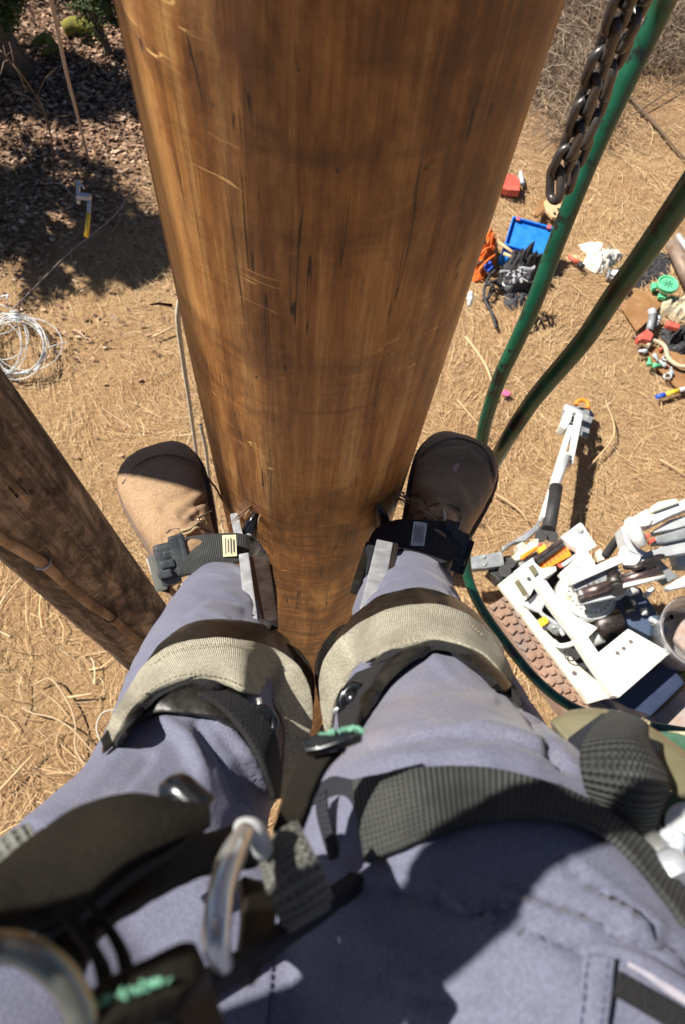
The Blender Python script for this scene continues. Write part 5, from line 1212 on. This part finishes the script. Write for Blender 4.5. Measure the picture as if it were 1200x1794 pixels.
# phone behind the lens
ph = thing('phone', 'dark phone held over the climber, out of frame', 'phone', tuple(CAM+ROT @ Vector((0, 0, .03))))
bm = bmesh.new(); add_box(bm, CAM+ROT @ Vector((-.02, -.045, .022)), (.072, .148, .009), ROT, .003); from_bm('case', bm, 'black', ph)
bm = bmesh.new(); add_box(bm, CAM+ROT @ Vector((-.02, -.045, .0275)), (.066, .140, .0012), ROT, 0); from_bm('screen', bm, 'blacksteel', ph)

# ---- laces and eyelets
for s, o, lp, ey in ((-1, bL, [(318, 930), (338, 924), (349, 916), (357, 917)], [(359, 917), (350, 911)]), (1, bR, [(733, 893), (742, 897), (754, 906), (764, 912)], [(733, 893)])):
    q = on(BV, lp, .004); bm = bmesh.new(); cc = [Vector(a) for a in crom(q, 5)]; add_tube(bm, cc, .0022, 8); from_bm('lace', bm, 'lace', o)
    q2 = on(BV, [(p[0]-(6 if s < 0 else -6), p[1]+9) for p in lp], .0045); bm = bmesh.new(); add_tube(bm, [Vector(a) for a in crom(q2, 5)], .0019, 8); from_bm('lace', bm, 'lace', o)
    for e in ey[:2]:
        c = cast(BV, *e)
        if c:
            n_ = c[1]; u = n_.orthogonal().normalized(); v = n_.cross(u); bm = bmesh.new(); add_tube(bm, [c[0]+n_*.001+(u*math.cos(a)+v*math.sin(a))*.0036 for a in [i*.5236 for i in range(13)]], .0012, 8, False); from_bm('eyelet', bm, 'brass', o)
q = on(BV, [(776, 893), (777, 902), (777, 912)], .003); bm = bmesh.new(); add_tube(bm, q, .0022, 8); from_bm('lace', bm, 'greyl', bR)
for o, pts in ((bL, [(292, 935), (300, 928), (318, 926)]), (bL, [(335, 910), (352, 905), (372, 895)]), (bL, [(352, 925), (372, 932)]), (bR, [(708, 885), (716, 868), (730, 868), (744, 880), (750, 895)]), (bR, [(748, 888), (765, 882), (785, 884), (803, 893), (806, 912)]), (bR, [(704, 905), (712, 897), (722, 905)])):
    st = on(BV, pts, .0006); stitches('boot_stitching', st, 'seamd', o, .0032, .0024, .0009)
for o, pts in ((bL, [(215, 848), (245, 812), (290, 797), (335, 808), (375, 850), (392, 880)]), (bR, [(728, 812), (755, 782), (800, 768), (845, 785), (865, 830), (860, 880)])):
    st = on(BV, pts, .0004); bm = bmesh.new(); add_tube(bm, [Vector(a) for a in crom(st, 6)], .0014, 6); from_bm('toe_seam', bm, 'welt', o)

# ================================================================= CLIMBING IRONS
def box_at(name, px, dn, size, m, par, ang=0, bevel=.002, up=None):
    """small block facing the lens at a photo pixel; ang turns it in the picture plane"""
    p = W(*px, dn); z = (CAM-p).normalized() if up is None else up; x = (ROT @ Vector((math.cos(R(ang)), math.sin(R(ang)), 0))); x = (x-z*x.dot(z)).normalized(); y = z.cross(x)
    bm = bmesh.new(); add_box(bm, p, size, Matrix((x, y, z)).transposed(), bevel); return from_bm(name, bm, m, par)
def iron(s, label):
    T = thing('climbing_iron', label, 'climbing iron', tuple(BL(s, .12, 0, 0)), 'pole climbing irons')
    i = -s   # inner side direction sign in boot y: left boot's inner side is to its right (-y)
    # stirrup under the arch
    yy = -.058 if s < 0 else .058
    bm = bmesh.new(); add_bar(bm, BL(s, .115, yy, -.006), BL(s, .115, -yy, -.006), .034, .009, bevel=.003); from_bm('stirrup', bm, 'steeld', T)
    bm = bmesh.new(); add_bar(bm, BL(s, .115, -yy*1.02, -.006), BL(s, .112, -yy*1.02, .035), .030, .007, up=BL(s, 0, 1, 0)-BL(s, 0, 0, 0)); from_bm('stirrup_side', bm, 'steeld', T)
    if s < 0:
        lo, mid, hi = W(438, 935, .925), W(452, 980, .79), W(464, 1096, .655)
        bar('shank', mid, hi, .026, .012, 'steeld', T, up=CAM-mid, bevel=.002); bar('shank_edge', W(429, 978, .780), W(443, 1094, .640), .0115, .013, 'steel', T, up=CAM-mid, bevel=.002)  # one bar: pale steel paints its sunlit face, dark steel its shaded face
        bar('shank', BL(s, .115, yy, -.008), mid, .028, .010, 'steeld', T, up=CAM-mid, bevel=.002)
        bar('shank_edge', W(412, 905, .95), W(424, 960, .86), .012, .012, 'steel', T, up=CAM-mid); bar('shank_edge', W(432, 930, .93), W(438, 955, .88), .012, .012, 'chrome', T, up=CAM-mid)
        tip, root_ = on_pole(447, 893), W(437, 942, .915)
        bar('strap_post', W(470, 1000, .83), W(478, 1078, .74), .012, .018, 'leather', T, up=CAM-mid)
        box_at('bar_end', (455, 1092), .645, (.022, .010, .010), 'steeld', T, -25)
    else:
        mid = W(672, 962, .815)
        bar('shank', W(672, 955, .805), W(646, 1078, .655), .020, .012, 'steel', T, up=CAM-mid, bevel=.002); bar('shank_edge', W(690, 960, .812), W(668, 1068, .67), .008, .014, 'steeld', T, up=CAM-mid, bevel=.002)  # bright face and shaded side of one bar, painted as two steels
        bar('shank', BL(s, .115, yy, -.008), W(660, 970, .85), .028, .010, 'steeld', T, up=CAM-mid, bevel=.002)
        tip, root_ = on_pole(662, 876), W(672, 930, .915)
        bar('strap_post', W(644, 960, .87), W(622, 1030, .78), .010, .018, 'leather', T, up=CAM-mid)
        # stamped figures on the flat of the bar
        for k in range(7):
            box_at('stamp', (648+(k % 2)*9-k*1.2, 1010+k*6), .738-k*.0068, (.0045, .0022, .0008), 'chrome', T, 15, 0)
    nrm = Vector((tip.x-PC.x, tip.y-PC.y, 0)).normalized(); bm = bmesh.new()
    ti = tip-nrm*.010-Vector((0, 0, .006)); md = tip.lerp(root_, .45)
    add_tube(bm, [ti, md, root_, root_+(root_-md)*.4], [.002, .0085, .013, .011], 7); g_ = from_bm('gaff', bm, 'blacksteel' if s < 0 else 'steeld', T)
    return T
IL = iron(-1, 'left climbing iron with steel shank and spike, strapped to the sunlit boot')
IR = iron(1, 'right climbing iron with steel shank and spike, strapped to the shaded boot')
IR['label'] = 'climbing iron with black ankle strap and grey label on the shaded right boot'; IL['label'] = 'climbing iron with grey ankle strap and cream label on the half lit left boot'

# ankle straps
strip('ankle_strap', [W(312, 945, .848), W(350, 938, .832), W(392, 935, .826), W(425, 936, .838), W(450, 946, .865), W(470, 978, .85), W(484, 1030, .80), W(487, 1080, .75)],
      [W(325, 1006, .812), W(362, 1003, .808), W(396, 993, .812), W(425, 983, .82), W(443, 982, .828), W(458, 1000, .82), W(470, 1040, .78), W(474, 1082, .74)], 'web', IL, .0035, jitter=.0004)
strip('ankle_strap', [W(300, 960, .86), W(270, 985, .88), W(290, 1010, .95)], [W(312, 1000, .83), W(280, 1030, .86), W(300, 1040, .93)], 'web', IL, .003)
strip('ankle_strap', [W(392, 998, .85), W(350, 1014, .86), W(318, 1030, .88)], [W(380, 1004, .84), W(345, 1032, .85), W(325, 1044, .87)], 'leather', IL, .003)
strip('ankle_strap', [W(808, 930, .85), W(780, 915, .834), W(735, 911, .826), W(695, 911, .838), W(670, 920, .862), W(650, 938, .86), W(634, 985, .83), W(620, 1030, .79)],
      [W(797, 980, .815), W(770, 987, .808), W(732, 977, .810), W(700, 965, .820), W(678, 960, .830), W(664, 970, .832), W(648, 990, .81), W(634, 1030, .78)], 'webd', IR, .0035, jitter=.0004)
def label_tag(par, c, dn, w_, h_, ang, m, rows, slant=0):
    o = box_at('label_tag', c, dn, (w_, h_, .0008), m, par, ang, 0)
    ca, sa = math.cos(R(ang)), math.sin(R(ang))
    for k in range(rows):
        # fine lines of print running up the tag
        t = (k+.5)/rows-.5; px = c[0]+ca*t*w_*FPX/(dn*1.09)*.8; py = c[1]-sa*t*w_*FPX/(dn*1.09)*.8
        box_at('print', (px, py), dn-.0009, (w_/rows*.28, h_*(.72-.12*(k % 2)), .0003), 'ink', o, ang, 0)
label_tag(IL, (403, 956), .808, .0165, .026, 3, 'tag', 4)
label_tag(IR, (733, 936), .808, .0165, .030, -8, 'tagw', 6)
# side-release buckles
def buckle(par, pts, dn, ang, m2):
    (x0, y0), (x1, y1), (x2, y2) = pts
    box_at('buckle_frame', (x0, y0), dn, (.020, .050, .013), 'plastic', par, ang, .004)
    box_at('buckle_body', (x1, y1), dn+.004, (.026, .052, .015), 'plastic', par, ang, .006)
    for k in (-1, 0, 1):
        dx, dy = -math.sin(R(ang))*-k*18, -math.cos(R(ang))*k*18
        box_at('buckle_rib', (x1+dx, y1+dy), dn-.003, (.017, .010, .010), 'plastic', par, ang, .003)
    box_at('buckle_bar', (x0+9*math.cos(R(ang)), y0-9*math.sin(R(ang))), dn-.006, (.006, .052, .006), 'plastic', par, ang, .002)
    box_at('strap_fold', (x2, y2), dn+.006, (.015, .046, .012), m2, par, ang, .004)
buckle(IL, ((316, 972), (294, 988), (277, 1003)), .83, 14, 'webl')
buckle(IR, ((783, 945), (797, 965), (811, 975)), .84, -19, 'webd')
tube('strap_keeper', [W(340, 1035, .80), W(325, 1040, .82), W(316, 1030, .84), W(330, 1020, .84)], .004, 'brass', IL, n=3)

# calf cups, straps and clevises
strip('calf_pad', on(BV, [(272, 1165), (283, 1137), (310, 1110), (345, 1094), (395, 1090), (440, 1094), (478, 1104), (505, 1125)], .004), on(BV, [(228, 1225), (255, 1185), (300, 1150), (350, 1138), (395, 1138), (440, 1146), (485, 1160), (512, 1180)], .006), 'pad', IL, .005, bulge=.002, jitter=.0012)
strip('calf_pad', on(BV, [(184, 1300), (225, 1240), (285, 1205), (350, 1195), (410, 1215), (455, 1255), (478, 1310), (486, 1365)], .009), on(BV, [(182, 1320), (262, 1255), (320, 1250), (378, 1258), (430, 1290), (468, 1345), (484, 1400)], .005), 'pad', IL, .005, bulge=.003, jitter=.0012)
# inner plate of the cup, standing clear on the pole side
strip('cup_side', [W(490, 1125, .67), W(522, 1140, .66), (W(548, 1175, .645)), W(552, 1225, .62), W(537, 1290, .59)], [W(470, 1150, .65), W(500, 1170, .64), W(522, 1205, .63), W(525, 1250, .61), W(508, 1310, .58)], 'pad', IL, .005, jitter=.001)
strip('cup_hollow_shade', on(BV, [(395, 1212), (430, 1228), (462, 1250), (484, 1300), (488, 1392)], .013), on(BV, [(345, 1216), (385, 1238), (425, 1282), (460, 1342), (482, 1398)], .013), 'hook', IL, .004)  # black strip on the leg paints the shaded hollow behind the strap
strip('calf_strap', on(BV, [(176, 1330, .575), (192, 1275), (225, 1212), (262, 1160), (305, 1132), (370, 1120), (430, 1124)], .016)+[W(480, 1138, .578), W(520, 1165, .572), W(543, 1210, .562), W(547, 1265, .548), W(530, 1325, .535), W(492, 1398, .53)],
      on(BV, [(184, 1342, .565), (208, 1288), (245, 1232), (290, 1202), (335, 1190), (390, 1196), (430, 1212)], .015)+[W(462, 1222, .545), W(482, 1240, .54), W(494, 1265, .535), W(498, 1300, .525), W(494, 1345, .52), W(487, 1400, .52)], 'velcro', IL, .0035, n=10, nv=10, jitter=.0007)
strip('hook_lining', on(BV, [(186, 1340, .57), (210, 1290), (247, 1237), (292, 1206), (338, 1194), (392, 1200)], .012)+[W(440, 1224, .56), W(470, 1245, .555), W(486, 1275, .55), W(490, 1310, .54), W(484, 1400, .53)],
      on(BV, [(190, 1344, .57), (214, 1298), (252, 1246), (296, 1214), (342, 1202), (390, 1212)], .011)+[W(430, 1240, .57), W(455, 1262, .565), W(476, 1290, .56), W(482, 1320, .55), W(478, 1400, .54)], 'hook', IL, .004, jitter=.0015)
stA = on(BV, [(262, 1168), (305, 1141), (370, 1129), (430, 1133)], .0185)+[W(476, 1147, .574), W(512, 1174, .568), W(534, 1214, .558), W(537, 1262, .544)]
stB = on(BV, [(245, 1222), (290, 1193), (335, 1181), (390, 1187), (428, 1202)], .0178)+[W(462, 1212, .543), W(488, 1234, .537), W(503, 1262, .532), W(507, 1300, .522)]
for q in (stA, stB): stitches('stitching', q, 'seam', IL, .0034, .0022, .00045)
def clevis(par, c, dn, ang):
    hc = cast(BV, *c); T_ = CAM+(W(c[0], c[1], 1)-CAM).normalized()*((hc[2] if hc else .6)-.022); z = (CAM-T_).normalized(); x = ROT @ Vector((math.cos(R(ang)), math.sin(R(ang)), 0)); x = (x-z*x.dot(z)).normalized(); y = z.cross(x); bm = bmesh.new()
    ringp = [T_+x*.009*math.cos(a)+y*.0062*math.sin(a) for a in [i*.5236 for i in range(13)]]; add_tube(bm, ringp, .0032, 10, False)
    add_tube(bm, [T_-x*.006-z*.004, T_+z*.001, T_+x*.006-z*.004], [.004, .0065, .004], 12)
    o = from_bm('clevis', bm, 'blacksteel', par)
    bm = bmesh.new(); add_tube(bm, [T_-x*.013+y*.007, T_-x*.008+y*.004, T_-x*.005, T_-x*.006-y*.004], .0018, 8); from_bm('rivet', bm, 'chrome', o)
clevis(IL, (462, 1262), .562, -50)
strip('calf_pad', on(BV, [(598, 1110), (622, 1080), (660, 1052), (700, 1038), (745, 1034), (790, 1048), (830, 1078), (868, 1122)], .003), on(BV, [(590, 1150), (622, 1120), (665, 1095), (715, 1080), (760, 1080), (805, 1090), (845, 1120), (880, 1160)], .004), 'pad', IR, .005, bulge=.002, jitter=.0014)
strip('calf_pad', on(BV, [(640, 1215), (668, 1178), (705, 1150), (750, 1130), (800, 1134), (850, 1160), (884, 1196), (904, 1226, .59), (908, 1240, .61)], .009), on(BV, [(632, 1268), (655, 1228), (690, 1185), (725, 1155), (768, 1134), (830, 1172), (876, 1210), (908, 1240, .56), (914, 1252, .58)], .005), 'pad', IR, .005, bulge=.002, jitter=.0012)
strip('cup_side', [W(615, 1090, .70), W(585, 1105, .68), W(562, 1135, .66), W(553, 1175, .63), W(562, 1225, .60)], [W(620, 1128, .68), W(600, 1145, .665), W(583, 1170, .65), W(577, 1205, .63), W(580, 1240, .61)], 'pad', IR, .005, jitter=.0012)
strip('cup_hollow_shade', on(BV, [(625, 1180), (602, 1210), (594, 1245), (598, 1285)], .013), on(BV, [(680, 1160), (660, 1188), (640, 1228), (624, 1276)], .013), 'hook', IR, .004)  # black strip again painting the hollow's shade on this leg
strip('calf_strap', [W(572, 1282, .53), W(564, 1235, .545), W(562, 1190, .565), W(575, 1150, .575), W(605, 1112, .582)]+on(BV, [(650, 1083), (700, 1066), (760, 1062), (815, 1078), (855, 1110), (884, 1160), (906, 1204, .60), (911, 1226, .62)], .016),
      [W(580, 1284, .525), W(584, 1255, .53), W(590, 1228, .535), W(606, 1200, .54), W(630, 1172, .545)]+on(BV, [(662, 1150), (705, 1134), (755, 1122), (805, 1130), (848, 1150), (880, 1186), (902, 1222, .575), (912, 1242, .60)], .014), 'velcro', IR, .0035, n=10, nv=10, jitter=.0007)
strip('hook_lining', [W(583, 1284, .53), W(588, 1255, .54), W(594, 1230, .545), W(610, 1204, .55), W(632, 1178, .555)]+on(BV, [(664, 1154), (706, 1138), (756, 1126), (806, 1134), (850, 1154), (886, 1190), (914, 1230)], .011),
      [W(588, 1280, .54), W(596, 1255, .55), W(604, 1232, .555), W(620, 1212, .56), W(640, 1190, .565)]+on(BV, [(668, 1164), (710, 1146), (758, 1133), (804, 1142), (846, 1163), (882, 1199), (912, 1238)], .010), 'hook', IR, .004, jitter=.0015)
stA = [W(586, 1155, .572), W(613, 1120, .578)]+on(BV, [(654, 1092), (702, 1075), (760, 1071), (812, 1087), (849, 1116)], .0185)
stB = [W(600, 1192, .538), W(626, 1163, .542)]+on(BV, [(660, 1141), (703, 1126), (755, 1114), (806, 1122), (846, 1142)], .017)
for q in (stA, stB): stitches('stitching', q, 'seam', IR, .0034, .0022, .00045)
clevis(IR, (617, 1225), .545, 62)

# ================================================================= HARNESS
H = thing('climbing_harness', 'black leather and webbing climbing harness with steel rings across the lap', 'harness', (0, -.1, CAMH-.25))
# thigh webbing over the right leg
thA = on(BV, [(618, 1368), (670, 1356), (730, 1348), (800, 1344), (870, 1350), (940, 1366), (1000, 1388), (1060, 1420), (1110, 1462), (1160, 1515), (1210, 1580)], .005)
thB = on(BV, [(638, 1512), (690, 1490), (745, 1468), (810, 1448), (870, 1437), (930, 1433), (990, 1438), (1045, 1456), (1090, 1490), (1140, 1545), (1200, 1625)], .005)
strip('thigh_webbing', thA, thB, 'web', H, .0035, n=10, nv=10, jitter=.0005)
# folded loop left of it: dark inside with ribbed edges
strip('thigh_webbing', [W(618, 1366, .345), W(585, 1362, .36), W(552, 1390, .37), W(545, 1440, .37), W(560, 1500, .36)], [W(638, 1512, .325), W(612, 1530, .335), W(590, 1532, .345), W(575, 1540, .35), W(580, 1545, .35)], 'webd', H, .003)
strip('webbing_edge', [W(553, 1395, .34), W(556, 1430, .338), W(566, 1470, .335), W(578, 1510, .33)], [W(572, 1382, .34), W(578, 1425, .336), W(588, 1470, .333), W(598, 1520, .328)], 'webd', H, .002)
strip('webbing_edge', [W(616, 1370, .34), W(622, 1410, .335), W(628, 1450, .33), W(634, 1500, .325)], [W(628, 1368, .338), W(636, 1410, .333), W(642, 1450, .328), W(648, 1500, .323)], 'web', H, .003)
strip('connector', [W(655, 1500, .33), W(610, 1540, .32), W(560, 1575, .30), W(500, 1620, .28), W(440, 1665, .26), W(360, 1710, .24)], [W(665, 1520, .32), W(622, 1562, .31), W(575, 1600, .29), W(512, 1642, .27), W(450, 1690, .25), W(370, 1740, .23)], 'webd', H, .006)
# leather tongue standing up between the legs, with its keeper
strip('leather_tongue', [W(560, 1302, .30), W(530, 1335, .30), W(508, 1375, .30), W(492, 1420, .295), W(480, 1462, .285)], [W(606, 1308, .295), W(578, 1338, .295), W(556, 1380, .295), W(540, 1425, .29), W(520, 1468, .28)], 'suede', H, .005, jitter=.0006)
strip('tongue_end', [W(533, 1300, .292), W(560, 1290, .290), W(600, 1281, .288), W(634, 1276, .287)], [W(538, 1322, .290), W(566, 1318, .288), W(604, 1306, .286), W(634, 1296, .286)], 'blacksteel', H, .006)
def fuzz(name, pts, par, n=70, r=.0016, spread=.0018, seed=1, m='thread'):
    c = [Vector(a) for a in crom(pts, 12)]; rnd = random.Random(seed); bm = bmesh.new()
    for i in range(n):
        p = rnd.choice(c)+Vector((rnd.gauss(0, spread), rnd.gauss(0, spread), rnd.gauss(0, spread)))*.45; n_ = 0; d = Vector((rnd.gauss(0, 1), rnd.gauss(0, 1), rnd.gauss(0, 1))).normalized()*r*1.1
        add_tube(bm, [p-d, p, p+d], [r*.3, r*.42, r*.3], 5)
    return from_bm(name, bm, m, par)
fuzz('frayed_stitching', [W(560, 1288, .286), W(590, 1281, .284), W(622, 1275, .283), W(634, 1282, .283)], H, 40, .0010, .0009, 3)
strip('webbing_keeper', [W(463, 1514, .27), W(472, 1545, .266), W(484, 1580, .262), W(500, 1622, .262)], [W(522, 1444, .272), W(540, 1480, .264), W(560, 1525, .262), W(577, 1574, .264)], 'webl', H, .005, bulge=.004, jitter=.0004)
strip('webbing_keeper', [W(500, 1622, .262), W(498, 1628, .275), W(490, 1610, .29)], [W(577, 1574, .264), W(576, 1582, .278), W(566, 1566, .29)], 'webl', H, .004)
# steel bar ring
tube('steel_ring', [W(432, 1455, .245), W(408, 1500, .236), W(392, 1548, .230), W(383, 1600, .226), W(380, 1655, .226), W(392, 1690, .235)], [.0030, .0040, .0040, .0040, .0038, .003], 'chrome', H, seg=16)
tube('steel_ring', [W(424, 1470, .238), W(402, 1515, .230), W(388, 1560, .225), W(382, 1610, .222)], .0014, 'steel', H, seg=10)
tube('ring_lug', [W(425, 1452, .250), W(440, 1452, .247), W(452, 1462, .25), W(462, 1490, .26)], .0035, 'greyl', H, seg=12)
# broad leather flap at the left with mint stitching
flA = [W(-60, 1590, .23), W(0, 1530, .235), W(60, 1478, .24), (W(130, 1432, .245)), W(222, 1402, .25), W(290, 1412, .25), W(352, 1434, .25)]
flB = [W(-60, 1640, .205), W(0, 1632, .205), W(60, 1624, .21), W(130, 1592, .215), W(220, 1520, .225), W(300, 1475, .235), W(362, 1450, .245)]
strip('leather_flap', flA, flB, 'suede', H, .005, bulge=.004, jitter=.0006)
fuzz('mint_stitching', [W(222, 1403, .2475), W(262, 1409, .2475), W(305, 1420, .2475), W(350, 1437, .2475)], H, 90, .0008, .0007, 5)
strip('flap_edge', [W(356, 1432, .252), W(300, 1478, .238), W(220, 1524, .228), W(130, 1598, .218), W(60, 1632, .213)], [W(364, 1444, .256), W(304, 1492, .243), W(226, 1540, .233), (W(136, 1612, .223)), W(66, 1645, .218)], 'leather', H, .004)
strip('leather_keeper', [W(300, 1384, .255), W(318, 1370, .254), W(345, 1390, .253), W(372, 1412, .252)], [W(292, 1402, .252), W(312, 1398, .25), W(335, 1416, .249), W(358, 1436, .249)], 'blacksteel', H, .006, bulge=.002)
fuzz('frayed_stitching', [W(312, 1372, .2515), W(322, 1375, .2505), W(330, 1381, .25)], H, 26, .001, .0008, 6)
strip('webbing_stub', [W(-5, 1500, .27), W(20, 1472, .27), W(52, 1462, .27)], [W(8, 1535, .262), W(40, 1500, .262), W(72, 1474, .264)], 'webl', H, .005, bulge=.003)
strip('pale_patch', [W(78, 1452, .272), (W(100, 1445, .272)), W(120, 1440, .27)], [W(84, 1475, .268), W(104, 1464, .268), W(122, 1450, .268)], 'tagw', H, .003)
# belts between flap and ring; black leather also paints the shaded cavity
strip('belt', [W(80, 1640, .225), W(130, 1570, .24), W(220, 1510, .25), W(330, 1470, .26), W(420, 1440, .28)], [W(130, 1760, .215), W(180, 1640, .232), W(250, 1590, .245), W(350, 1540, .262), W(450, 1520, .28)], 'leather', H, .005, jitter=.0008)
strip('belt', [W(100, 1600, .20), W(130, 1640, .195), W(165, 1690, .19), W(180, 1760, .185)], [W(122, 1585, .20), W(150, 1625, .196), W(188, 1680, .19), W(200, 1750, .185)], 'suede', H, .004)
strip('belt', [W(142, 1580, .205), W(170, 1610, .20), W(205, 1670, .195), (W(215, 1720, .19))], [W(152, 1572, .205), W(185, 1602, .20), W(222, 1660, .195), W(236, 1712, .19)], 'suede', H, .004)
strip('belt', [W(420, 1540, .275), W(425, 1600, .265), W(418, 1660, .255), W(400, 1720, .245)], [W(480, 1560, .28), W(480, 1620, .27), W(468, 1670, .26), W(450, 1720, .25)], 'leather', H, .005)
strip('bottom_belt', [W(120, 1800, .175), W(180, 1738, .18), W(250, 1700, .183), W(310, 1668, .186), W(335, 1664, .188)], [W(150, 1860, .165), W(215, 1800, .17), W(280, 1775, .174), W(330, 1745, .178), W(352, 1710, .185)], 'suede', H, .005, jitter=.0004)
strip('bottom_belt', [W(335, 1664, .19), W(352, 1690, .195), (W(360, 1730, .20)), W(380, 1790, .20), W(400, 1850, .20)], [W(200, 1830, .18), W(260, 1800, .185), W(300, 1800, .188), W(320, 1840, .19), W(330, 1880, .19)], 'leather', H, .005)
for a, b in (((178, 1760), (196, 1752)), ((204, 1748), (232, 1736)), ((240, 1734), (262, 1726)), ((268, 1726), (292, 1720))):
    fuzz('mint_stitching', [W(*a, .1725), W((a[0]+b[0])/2, (a[1]+b[1])/2-2, .1725), W(*b, .1735)], H, 16, .0008, .0006, a[0])
# large blurred ring in the bottom left corner
tube('large_ring', [W(-60, 1668, .162), W(0, 1660, .165), W(50, 1668, .166), W(100, 1702, .167), W(135, 1752, .168), W(152, 1805, .170), W(156, 1850, .175)], .0031, 'oldring', H, seg=18)
# right side: loose webbing tail, olive pad, snap hook
strip('webbing_tail', [W(1070, 1248, .335), W(1038, 1282, .325), W(1016, 1325, .315), W(1022, 1368, .315), W(1052, 1425, .325), W(1098, 1482, .34)], [W(1112, 1296, .345), W(1136, 1325, .335), W(1158, 1352, .325), W(1164, 1384, .325), W(1148, 1428, .335), W(1122, 1490, .345)], 'web', H, .004, bulge=.010, nv=12, jitter=.0005)
strip('webbing_tail', [W(995, 1298, .37), W(1025, 1275, .365), W(1060, 1250, .36)], [W(1012, 1332, .36), W(1040, 1312, .355), W(1075, 1290, .35)], 'webd', H, .004)
strip('olive_pad', [W(972, 1284, .40), W(1002, 1262, .40), W(1050, 1255, .40), W(1110, 1272, .39), W(1160, 1300, .38), W(1215, 1342, .36)], [W(995, 1304, .37), W(1030, 1300, .37), (W(1070, 1312, .365)), W(1118, 1338, .36), W(1160, 1374, .35), W(1210, 1412, .33)], 'olive', H, .005, bulge=.008)
tube('pad_piping', [W(972, 1284, .398), W(1002, 1261, .398), W(1050, 1254, .398), W(1110, 1271, .388), W(1160, 1299, .378), W(1215, 1341, .358)], .0012, 'tag', H)
strip('green_pouch', [W(1150, 1288, .42), W(1185, 1290, .41), W(1230, 1300, .40)], [W(1160, 1315, .39), W(1190, 1332, .38), W(1230, 1350, .37)], 'camo', H, .004, jitter=.001)
strip('canvas_edge', [W(1150, 1286, .425), W(1185, 1284, .415), (W(1230, 1286, .405))], [W(1152, 1296, .42), W(1187, 1299, .41), W(1230, 1304, .40)], 'canvas', H, .003, jitter=.001)
strip('dark_webbing', [W(1102, 1268, .41), W(1125, 1285, .405), W(1150, 1306, .40)], [W(1122, 1262, .41), W(1142, 1280, .405), W(1165, 1300, .40)], 'webd', H, .003)
fuzz('frayed_canvas', [W(1108, 1272, .40), W(1120, 1264, .40), W(1134, 1264, .40)], H, 50, .0012, .0016, 9, 'canvas')
strip('tool_scabbard', [W(1098, 1480, .36), W(1125, 1500, .345), W(1160, 1560, .33), W(1205, 1625, .31)], [W(1145, 1420, .36), W(1165, 1430, .35), W(1200, 1480, .335), W(1230, 1560, .315)], 'leather', H, .006, jitter=.0006)
strip('tool_scabbard', [W(1140, 1400, .38), W(1170, 1395, .375), W(1230, 1400, .36)], [W(1165, 1440, .36), W(1190, 1470, .345), W(1240, 1520, .33)], 'camo', H, .005, jitter=.0008)
SH = thing('snap_hook', 'steel snap hook clipped to the harness at the lower right edge', 'snap hook', tuple(W(1165, 1500, .32)))
tube('hook_bar', [W(1118, 1430, .335), W(1135, 1465, .325), W(1155, 1490, .318), W(1170, 1515, .314)], [.003, .0042, .0048, .0045], 'chrome', SH, seg=14)
tube('gate_sleeve', [W(1166, 1508, .312), W(1176, 1525, .309), W(1190, 1548, .306)], [.0072, .0082, .0078], 'steel', SH, n=3, seg=16)
tube('hook_collar', [W(1163, 1512, .313), W(1180, 1508, .312)], .0052, 'chrome', SH, n=1)
tube('gate_bar', [W(1190, 1470, .318), W(1182, 1490, .318), W(1190, 1510, .316)], .0035, 'tagw', SH, n=3)
c_ = W(1204, 1445, .325); bm = bmesh.new(); z_ = (CAM-c_).normalized(); add_cyl(bm, c_-z_*.004, c_+z_*.003, .0088, 28); from_bm('hook_disc', bm, 'greyl', SH)
bm = bmesh.new(); c_ = W(1178, 1474, .322); z_ = (CAM-c_).normalized(); add_tube(bm, [c_-z_*.004, c_+z_*.002, c_+z_*.004], [.006, .006, .003], 8); from_bm('hook_rivet', bm, 'tagw', SH)
